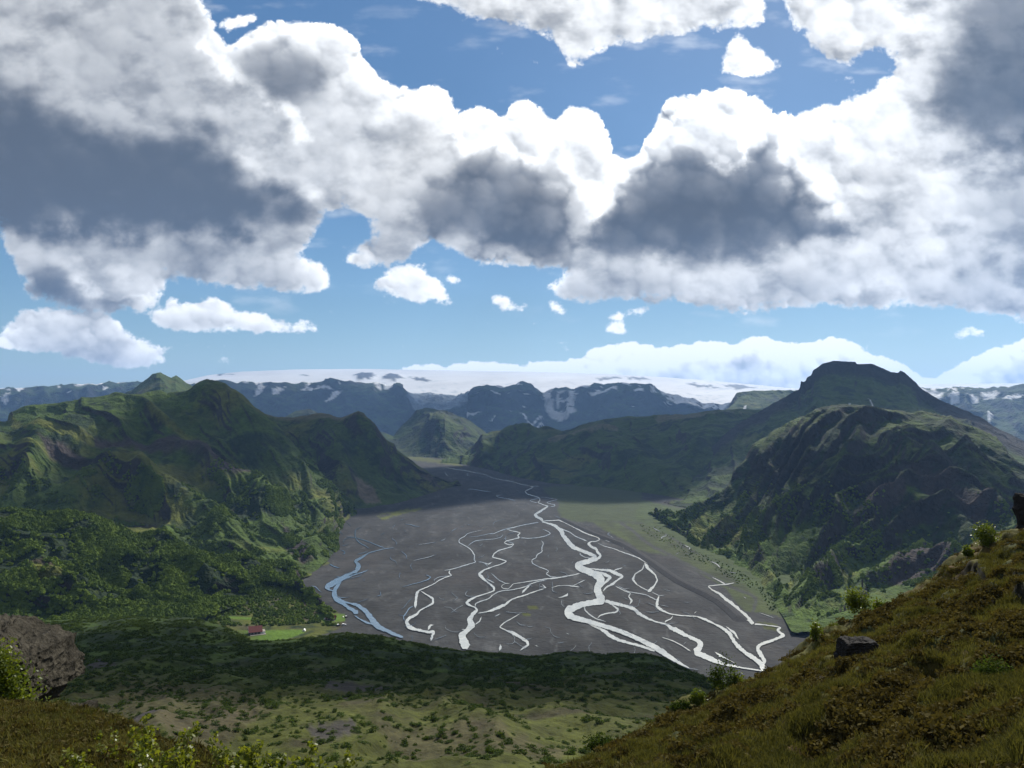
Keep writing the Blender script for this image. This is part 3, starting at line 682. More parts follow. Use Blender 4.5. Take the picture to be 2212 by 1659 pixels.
c = mixc(c, ROCK * 0.75, sstep(40, 20, V - np.interp(U, [p[0] for p in pk], [p[1] for p in pk]) + 6 * fbm(U / 20, V / 20)))
for pl in ([(1875, 862), (1880, 866), (1892, 884), (1888, 884)], [(1828, 884), (1834, 874), (1838, 876), (1832, 886)]): c = mixc(c, SNOW * .8, pmask(UV, pl, 1, 1.5, 5))
terrain('mountain', 'great dark peak with a cliff crown, highest on the right', P, M_hill, c)

# near mountain on the right with wooded foot
nm = [(1440, 1112, 1720), (1480, 1100, 1690), (1520, 1085, 1680), (1560, 1058, 1680), (1585, 1030, 1690), (1592, 1000, 1700), (1612, 985, 1700), (1632, 955, 1710), (1660, 930, 1730), (1700, 905, 1760), (1740, 890, 1790), (1780, 878, 1820), (1820, 872, 1840), (1860, 874, 1850), (1900, 878, 1850), (1950, 882, 1850), (2000, 889, 1830),
      (2060, 901, 1790), (2110, 918, 1740), (2150, 940, 1680), (2180, 972, 1600), (2212, 1000, 1560), (2300, 1050, 1480), (2500, 1100, 1380)]
nf = [(1400, 1108, 1750), (1440, 1116, 1680), (1470, 1150, 1460), (1510, 1180, 1320), (1560, 1198, 1240), (1620, 1228, 1130), (1665, 1265, 1015), (1690, 1300, 925), (1710, 1336, 850), (1800, 1342, 838), (1900, 1346, 830), (2100, 1330, 850), (2300, 1300, 900), (2500, 1290, 920)]
P, nz, UV, gl, _ = loft([[(u, v + 40, d + 350) for u, v, d in nm], nm,
    [(1440, 1114, 1700), (1500, 1104, 1640), (1560, 1082, 1610), (1610, 1040, 1600), (1660, 975, 1610), (1700, 935, 1630), (1760, 905, 1680), (1850, 890, 1720), (1950, 900, 1700), (2050, 930, 1640), (2120, 965, 1560), (2212, 1050, 1450), (2500, 1120, 1280)],
    [(1430, 1115, 1690), (1480, 1116, 1600), (1560, 1105, 1540), (1640, 1080, 1500), (1720, 1040, 1480), (1800, 1010, 1470), (1880, 1000, 1450), (1960, 985, 1430), (2040, 1020, 1380), (2120, 1060, 1330), (2212, 1105, 1280), (2500, 1160, 1150)],
    [(1420, 1112, 1700), (1480, 1135, 1500), (1560, 1150, 1400), (1640, 1150, 1330), (1720, 1145, 1290), (1800, 1120, 1270), (1880, 1085, 1260), (1950, 1062, 1250), (2020, 1085, 1210), (2100, 1130, 1150), (2212, 1165, 1100), (2500, 1210, 1050)],
    [(1410, 1110, 1720), (1475, 1146, 1465), (1540, 1180, 1310), (1620, 1210, 1190), (1700, 1240, 1080), (1760, 1240, 1040), (1850, 1220, 1040), (1950, 1190, 1050), (1990, 1178, 1040), (2060, 1210, 1000), (2150, 1240, 970), (2500, 1270, 950)],
    nf, [(u, v + 30, d - 60) for u, v, d in nf]],
    580, 280, amp=(16, 240), gul=(78, 105, 0.9), fine=7, smooth_t=5, seed=29, wts=[.25, .5, .8, .9, .9, .9, .15], sq=(5, .74),
    spurs=[([(1963, 962, .6), (2010, 1010), (2060, 1055), (2130, 1110), (2190, 1170, .5)], 34, 34), ([(1953, 1060), (1900, 1085), (1830, 1120), (1760, 1165), (1700, 1215), (1640, 1240, .4)], 30, 34), ([(1953, 1060), (2030, 1100), (2100, 1150), (2160, 1200, .5)], 30, 30),
           ([(1990, 1178), (1930, 1210), (1880, 1250), (1830, 1300, .3)], 22, 30), ([(1990, 1178), (2050, 1215), (2090, 1260, .4)], 20, 26), ([(1700, 1130), (1640, 1170), (1580, 1200, .4)], 26, 26), ([(1780, 1060), (1720, 1100), (1660, 1150), (1610, 1190, .4)], 26, 28),
           ([(1830, 1200), (1760, 1270), (1700, 1325, .4)], 34, 26), ([(1870, 900), (1850, 960), (1820, 1030), (1800, 1080)], 22, 26), ([(1640, 980), (1660, 1040), (1620, 1100), (1560, 1150), (1500, 1165, .4)], 30, 30),
           ([(1740, 930), (1750, 1000), (1720, 1060)], 18, 22), ([(2050, 930), (2090, 1000), (2150, 1060), (2212, 1100)], 26, 34), ([(1530, 1110), (1500, 1150), (1490, 1165)], 12, 16)])
U, V = UV
c = hill_cover(P, nz, gl, 13, (0.50, 0.68), 0.45, 0.10, 150, 0.5)
lowl = sstep(1080, 1180, V + .12 * (1700 - U))[..., None]
c = c * (1 - lowl) + hill_cover(P, nz, gl, 14, (0.38, 0.52), 0.22, -.1, 90, 0.6) * 1.35 * lowl  # lower slope grassier, and lightened in colour to read as sunlit
for pl in ([(1960, 1005), (2010, 1025), (2080, 1080), (2140, 1120), (2130, 1140), (2060, 1110), (1990, 1060), (1965, 1035)], [(1975, 1170), (2005, 1175), (2060, 1225), (2075, 1262), (1990, 1268), (1900, 1255), (1880, 1245), (1930, 1210)], [(1830, 1130), (1900, 1085), (1950, 1062), (1960, 1075), (1880, 1120), (1845, 1150)]):
    c = mixc(c, SCREE * 0.85, pmask(UV, pl, 6, 6, 14))
terrain('mountain', 'near dark green mountain with ribbed cliffs and wooded foot', P, M_hill, c); RM = (P, nz, UV, c)

# ---- left side
pl_ = [(180, 900, 3900), (230, 868, 3800), (265, 852, 3750), (285, 842, 3750), (305, 824, 3750), (322, 812, 3750), (340, 803, 3750), (346, 802, 3750), (356, 807, 3750), (370, 816, 3750), (380, 810, 3800), (392, 818, 3800), (402, 828, 3800), (425, 838, 3800), (450, 850, 3800), (520, 900, 3800)]
P, nz, UV, gl, _ = loft([[(u, v + 40, d + 400) for u, v, d in pl_], pl_, [(u, v + 28, d - 230) for u, v, d in pl_], [(180, 960, 3200), (520, 960, 3200)]], 240, 110, amp=(6, 250), gul=(20, 110, 0), fine=4, smooth_t=1, seed=31)
terrain('mountain', 'small twin pyramid peak standing above the left ridge', P, M_hill, hill_cover(P, nz, gl, 15, (0.5, 0.62), 0.3, 0.3, 180, 0.8))

# shaded headland on the left
hd = [(520, 890, 3050), (560, 884, 3000), (600, 897, 2900), (640, 901, 2850), (680, 903, 2800), (720, 902, 2720), (750, 898, 2680), (772, 894, 2650), (782, 902, 2640), (795, 914, 2630), (815, 932, 2620), (838, 948, 2600), (853, 955, 2600), (858, 968, 2580), (875, 984, 2570), (905, 1004, 2550), (940, 1026, 2540), (970, 1040, 2530), (1000, 1048, 2520)]
hf = [(600, 1085, 1960), (700, 1092, 1880), (745, 1098, 1830), (790, 1093, 1875), (850, 1083, 1960), (900, 1072, 2090), (940, 1062, 2240), (980, 1052, 2390), (1005, 1049, 2440)]
P, nz, UV, gl, _ = loft([[(u, v + 30, d + 600) for u, v, d in hd], [(u, v - 1, d + 90) for u, v, d in hd], [(u, v + 7, d - 60) for u, v, d in hd],
    [(520, 930, 2700), (600, 950, 2550), (700, 950, 2500), (770, 945, 2480), (830, 970, 2480), (870, 1000, 2470), (920, 1025, 2480), (1000, 1048, 2480)],
    [(520, 1000, 2350), (640, 1030, 2250), (740, 1030, 2200), (820, 1035, 2200), (880, 1045, 2250), (940, 1050, 2350), (1002, 1048, 2450)], hf, [(u, v + 20, d - 80) for u, v, d in hf]],
    360, 180, amp=(14, 260), gul=(30, 120, 0.0), fine=5, smooth_t=2, seed=37, wts=[.3, .12, .6, .8, .8, .15], sq=(5, .55),
    spurs=[([(772, 896), (800, 950), (820, 1000), (830, 1060, .3)], 30, 36), ([(690, 910), (720, 980), (740, 1040), (745, 1090, .5)], 40, 44)])
c = hill_cover(P, nz, gl, 17, (0.55, 0.70), 0.3, 0.15, 160, 0.6)
U, V = UV
c = mixc(c, np.array([0.0935, 0.0853, 0.0468]), sstep(16, 4, V - np.interp(U, [p[0] for p in hd], [p[1] for p in hd]) + 3 * fbm(U / 20, V / 6)) * 0.8 * sstep(860, 780, U))  # sunlit plateau rim put into the cover as a pale tone
c = mixc(c, np.array([0.1100, 0.0935, 0.0660]), pmask(UV, [(765, 1045), (780, 1035), (800, 1050), (815, 1075), (822, 1086), (790, 1092), (775, 1075)], 3, 5, 9))
terrain('mountain', 'shaded headland with its sunlit top coloured pale above the gravel flats', P, M_hill, c); HL = (P, nz, UV, c)

# main mountain on the left
lm = [(-500, 925, 2350), (-100, 915, 2350), (0, 906, 2350), (14, 905, 2350), (20, 884, 2380), (50, 869, 2400), (75, 866, 2400), (100, 866, 2450), (140, 862, 2450), (168, 860, 2500), (176, 852, 2500), (200, 853, 2500), (230, 851, 2530), (262, 849, 2550), (290, 857, 2550), (320, 846, 2600), (345, 843, 2600), (360, 852, 2620), (385, 850, 2650), (412, 842, 2650), (425, 832, 2650), (447, 824, 2650), (454, 827, 2650), (468, 828, 2650), (482, 836, 2630),
      (500, 850, 2600), (520, 860, 2560), (545, 880, 2520), (565, 897, 2480), (590, 912, 2420), (612, 935, 2350), (640, 965, 2250), (675, 1000, 2120), (710, 1040, 2000), (745, 1072, 1900), (768, 1092, 1830)]
lfoot = [(-500, 1230, 1200), (0, 1190, 1280), (200, 1190, 1290), (350, 1200, 1260), (480, 1212, 1190), (580, 1222, 1145), (640, 1234, 1112), (668, 1222, 1140), (700, 1196, 1235), (722, 1172, 1340), (730, 1150, 1462), (738, 1128, 1600), (768, 1106, 1760)]
P, nz, UV, gl, _ = loft([[(u, v + 40, d + 500) for u, v, d in lm], lm,
    [(-500, 945, 2150), (0, 915, 2200), (60, 905, 2230), (150, 892, 2260), (260, 885, 2300), (350, 892, 2380), (430, 890, 2430), (500, 912, 2400), (560, 950, 2330), (620, 990, 2230), (690, 1045, 2050), (768, 1096, 1800)],
    [(-500, 965, 1980), (0, 926, 2000), (85, 934, 2000), (200, 944, 2030), (290, 956, 2060), (350, 960, 2080), (420, 985, 2060), (500, 1020, 1990), (560, 1050, 1930), (640, 1075, 1850), (710, 1090, 1780), (768, 1099, 1790)],
    [(-500, 1060, 1700), (0, 985, 1760), (80, 990, 1750), (150, 1000, 1730), (245, 1005, 1680), (300, 1010, 1700), (380, 1035, 1720), (450, 1065, 1700), (520, 1082, 1680), (600, 1092, 1650), (700, 1108, 1620), (768, 1102, 1780)],
    [(-500, 1150, 1450), (0, 1070, 1500), (100, 1080, 1480), (180, 1085, 1460), (245, 1070, 1460), (320, 1090, 1440), (420, 1130, 1400), (500, 1145, 1370), (600, 1140, 1400), (680, 1145, 1420), (768, 1104, 1770)],
    lfoot, [(u, v + 25, d - 70) for u, v, d in lfoot]],
    620, 290, amp=(30, 240), gul=(44, 150, -0.5), fine=4, smooth_t=4, seed=41, wts=[.25, .5, .6, .7, .9, .9, .15], sq=(5, .5),
    spurs=[([(447, 828, .3), (520, 900), (590, 970), (650, 1030), (720, 1085, .5)], 40, 44), ([(345, 950, .5), (420, 985), (470, 1030), (510, 1060), (560, 1085), (640, 1120, .4)], 46, 32), ([(245, 1005), (300, 1040), (350, 1075), (420, 1115), (500, 1150, .4)], 56, 44), ([(245, 1005), (190, 1055), (140, 1100, .5)], 40, 34),
           ([(85, 934), (60, 1000), (40, 1060), (0, 1110, .4)], 36, 40), ([(560, 1130), (620, 1150), (680, 1185), (700, 1210, .4)], 30, 34), ([(290, 870), (340, 905), (380, 940, .4)], 22, 22), ([(20, 900), (100, 905), (200, 915, .5)], 12, 14)])
U, V = UV
c = hill_cover(P, nz, gl, 19, (0.42, 0.60), 0.30, 0.18, 170, 0.9) * 1.15
for pl in ([(290, 950), (360, 955), (420, 975), (480, 1020), (520, 1060), (590, 1055), (560, 1070), (500, 1062), (450, 1025), (400, 995), (340, 975), (290, 962)], [(440, 1030), (500, 1048), (575, 1052), (580, 1062), (520, 1064), (460, 1050)], [(180, 935), (300, 945), (430, 950), (440, 960), (300, 960), (180, 948)],
           [(80, 950), (150, 955), (200, 985), (160, 1000), (110, 980)], [(610, 1150), (660, 1190), (680, 1215), (650, 1222), (620, 1190)]):
    c = mixc(c, SCREE, pmask(UV, pl, 5, 6, 14))
for ln in ([(20, 905), (60, 925), (140, 938), (200, 944)], [(325, 895), (360, 925), (400, 945), (450, 968)], [(430, 985), (500, 1005), (560, 1040)]): c = mixc(c, GRASSY * 1.15, lmask(UV, ln, 9, 6))
terrain('mountain', 'large green and brown mountain filling the left side', P, M_hill, c); LM = (P, nz, UV, c)

# wooded hills in front of it
wl = [(-500, 1120, 1020), (0, 1096, 1060), (60, 1100, 1070), (140, 1108, 1080), (200, 1120, 1090), (270, 1145, 1100), (330, 1165, 1100), (400, 1182, 1100), (480, 1198, 1095), (560, 1206, 1090), (620, 1213, 1100), (640, 1226, 1080), (652, 1240, 1060)]
wf = [(-500, 1340, 840), (0, 1340, 840), (200, 1330, 855), (350, 1322, 868), (440, 1316, 880), (500, 1296, 925), (580, 1268, 1005), (640, 1262, 1022), (680, 1290, 948), (700, 1310, 900), (720, 1322, 870)]
P, nz, UV, gl, _ = loft([[(u, v + 60, d + 140) for u, v, d in wl], wl,
    [(-500, 1180, 960), (0, 1160, 985), (100, 1150, 1000), (200, 1170, 1010), (270, 1200, 1015), (340, 1190, 1030), (450, 1205, 1040), (560, 1216, 1050), (652, 1248, 1040)],
    [(-500, 1220, 920), (0, 1215, 930), (60, 1210, 935), (150, 1240, 935), (230, 1255, 940), (300, 1235, 955), (400, 1225, 980), (500, 1235, 985), (600, 1240, 1010), (655, 1258, 1020)],
    [(-500, 1290, 870), (0, 1270, 880), (100, 1262, 885), (180, 1262, 890), (260, 1275, 895), (330, 1285, 900), (450, 1280, 915), (560, 1258, 985), (640, 1262, 1010)], wf, [(u, v + 20, d - 40) for u, v, d in wf]],
    420, 210, amp=(16, 110), gul=(30, 80, -0.4), fine=2.5, smooth_t=5, seed=43, wts=[.3, .8, .8, .8, .8, .15],
    spurs=[([(330, 1160, .5), (370, 1200), (430, 1240), (480, 1290, .4)], 14, 30), ([(160, 1130), (240, 1180), (290, 1230, .4)], 14, 34), ([(0, 1245), (110, 1250), (220, 1262, .5)], 8, 16)])
U, V = UV
c = hill_cover(P, nz, gl, 23, (0.35, 0.5), 0.62, -0.1, 110, 0.5)
c = mixc(c, GRASSY * 1.05, pmask(UV, [(60, 1220), (140, 1236), (195, 1246), (180, 1256), (100, 1262), (80, 1258)], 4, 5, 12)); c = mixc(c, HEATH, pmask(UV, [(50, 1212), (130, 1214), (165, 1236), (110, 1236)], 4, 6, 12))
c = mixc(c, SCREE * .8, pmask(UV, [(620, 1215), (660, 1240), (730, 1320), (700, 1318), (650, 1262)], 3, 5, 10))
terrain('hills', 'rolling birch covered hills on the left above the river huts', P, M_hill, c); WH = (P, nz, UV, c)

# ------------------------------------------------------------------ valley floor
vs = np.concatenate([np.arange(965, 1480, 2.0), np.arange(1480, 2000, 12.0)])
us_ = np.concatenate([np.arange(-900, 560, 40.0), np.arange(560, 1900, 3.4), np.arange(1900, 3100, 40.0)])
U, V = np.meshgrid(us_, vs)
P = fl(U, V)
X, Y = P[..., 0], P[..., 1]
n1 = fbm(X / 260, Y / 420, 5, .6); n2 = fbm(X / 30, Y / 80, 5, .6)
br = ridged((X + 60 * n1) / 70, (Y + 80 * n1) / 260, 5, .6)           # old dry channels running down the valley
br2 = ridged((X - 90 * n1 + 400) / 38, (Y + 60 * n1) / 190, 4, .6)
c = GRAVEL * (1 + 0.45 * n1 + 0.30 * n2 + 0.80 * (br - .4) + 0.90 * sstep(.58, .85, br2))[..., None]
c = mixc(c, np.array([0.034, 0.031, 0.030]), sstep(0.05, .4, fbm(X / 150 + 8, Y / 200, 4)) * .5); c = mixc(c, np.array([0.017, 0.018, 0.020]), sstep(.05, .35, fbm((X + 50 * n1) / 45 + 3, Y / 170, 5, .6)) * .6)
UV = (U, V)
def c4(p, q): return ((1000 + p / 4.424) / 1.1302, (1100 + q / 4.424) / 1.1302)
def c5(p, q): return ((700 + p / 4.148) / 1.1302, (1200 + q / 4.148) / 1.1302)
def c6(p, q): return ((1100 + p / 3.686) / 1.1302, (1200 + q / 3.686) / 1.1302)
def c7(p, q): return ((1500 + p / 3.687) / 1.1302, (1200 + q / 3.687) / 1.1302)
gp = [c7(*p) for p in ((-260, 240), (0, 280), (350, 290), (500, 420), (700, 540), (900, 620), (1150, 760), (1400, 900), (1700, 1100), (1560, 1150), (1430, 1110), (1280, 1090), (1180, 1080), (1060, 960), (1000, 860), (850, 790), (700, 690), (500, 580), (230, 530), (60, 420), (-100, 340))]
c = mixc(c, np.array([0.035, 0.046, 0.013]) * (1 + .7 * n2[..., None]), pmask(UV, gp, 3, 5, 12) * (0.85 + .3 * n2))
gp = [c4(*p) for p in ((1440, 400), (1700, 378), (2212, 360), (2500, 360), (2500, 780), (2212, 765), (1780, 768), (1650, 740), (1600, 640), (1610, 560), (1480, 470))]
c = mixc(c, np.array([0.0330, 0.0440, 0.0165]), pmask(UV, gp, 3, 4, 12))
for pp in (((910, 250), (1000, 215), (1200, 185), (1230, 165), (1360, 165), (1360, 185), (1200, 220), (1100, 250), (960, 290)), ((170, 740), (420, 712), (440, 735), (250, 760), (20, 810), (0, 790)), ((950, 130), (1100, 100), (1180, 92), (1100, 60), (850, 100))):
    c = mixc(c, GRASSY * 1.1, pmask(UV, [c5(*p) for p in pp], 1.5, 5, 9) * sstep(-.35, .1, n2))
for pp in (((640, 1090), (720, 1100), (720, 1125), (650, 1120)), ((690, 1030), (780, 1030), (790, 1060), (700, 1060))):
    c = mixc(c, GRASSY * .8, pmask(UV, [c6(*p) for p in pp], 1.5, 3, 6))
for pp in (((1270, 1170), (1400, 1180), (1640, 1230), (1600, 1280), (1480, 1260), (1360, 1240)), ((1660, 1260), (1780, 1270), (1770, 1290), (1680, 1290))):
    c = mixc(c, GRASSY * .7, pmask(UV, [c7(*p) for p in pp], 1.5, 4, 6) * sstep(-.2, .2, n2))
c = mixc(c, GRASSY * 1.1, pmask(UV, [(880, 984), (930, 990), (985, 1000), (1000, 1008), (940, 1000), (880, 992)], 1, 4, 8) * .8)
c = mixc(c, GRASSY * 1.2, pmask(UV, [(1080, 1012), (1150, 1020), (1140, 1030), (1100, 1026)], 1, 4, 8) * .8)
c = mixc(c, np.array([0.034, 0.050, 0.014]) * (1 + .5 * n2[..., None]), pmask(UV, [(1385, 1080), (1480, 1100), (1580, 1170), (1670, 1225), (1730, 1320), (1760, 1352), (1705, 1340), (1640, 1290), (1560, 1225), (1450, 1160), (1370, 1120)], 3, 5, 12))
c = mixc(c, np.array([0.034, 0.050, 0.014]) * (1 + .5 * n2[..., None]), pmask(UV, [(1640, 1180), (2300, 1160), (2300, 1330), (1850, 1343), (1712, 1334), (1690, 1290)], 3, 3, 12))
# the ground round the huts
vg = [(400, 1300), (500, 1275), (600, 1255), (650, 1262), (690, 1300), (742, 1330), (745, 1350), (730, 1360), (560, 1420), (300, 1420)]
vc = mixc(mixc(np.broadcast_to(GRASSY, P.shape).copy(), HEATH, sstep(-.1, .3, n2)), SCRUB, sstep(0, .4, fbm(X / 22, Y / 22, 4)))
mm = pmask(UV, vg, 2, 3, 9)[..., None]; c = c * (1 - mm) + vc * mm
for pp in ([(497, 1332), (520, 1330), (548, 1335), (530, 1345), (505, 1345)], [(540, 1362), (600, 1361), (652, 1360), (660, 1366), (610, 1385), (540, 1390)], [(680, 1327), (744, 1326), (746, 1342), (700, 1345)]):
    c = mixc(c, np.array([0.0578, 0.1018, 0.0121]), pmask(UV, pp, 1.5, 2, 6))
trk = [c7(*p) for p in ((60, 290), (150, 340), (250, 430), (350, 500), (480, 560), (700, 680), (880, 770), (1000, 835), (1100, 880), (1230, 930), (1275, 965), (1260, 1050), (1230, 1120), (1300, 1150))]
c = mixc(c, GRAVEL * 1.15, lmask(UV, trk, 4.0, 1.5, 10) * .9)
fill = cover_mat('gravel_flats', 26, 5, 0.28, 0.25)
terrain('ground', 'wide flat grey gravel plain of the river valley', P, fill, c)
# everything beyond and beside, down to the horizon
ga = np.array([[[-60000, 60000, FLOOR - 3], [60000, 60000, FLOOR - 3]], [[-60000, -3000, FLOOR - 3], [60000, -3000, FLOOR - 3]]], float)
terrain('ground', 'far lowland carrying on beneath the mountains', ga, fill, np.broadcast_to(GRAVEL, (2, 2, 3)).copy())

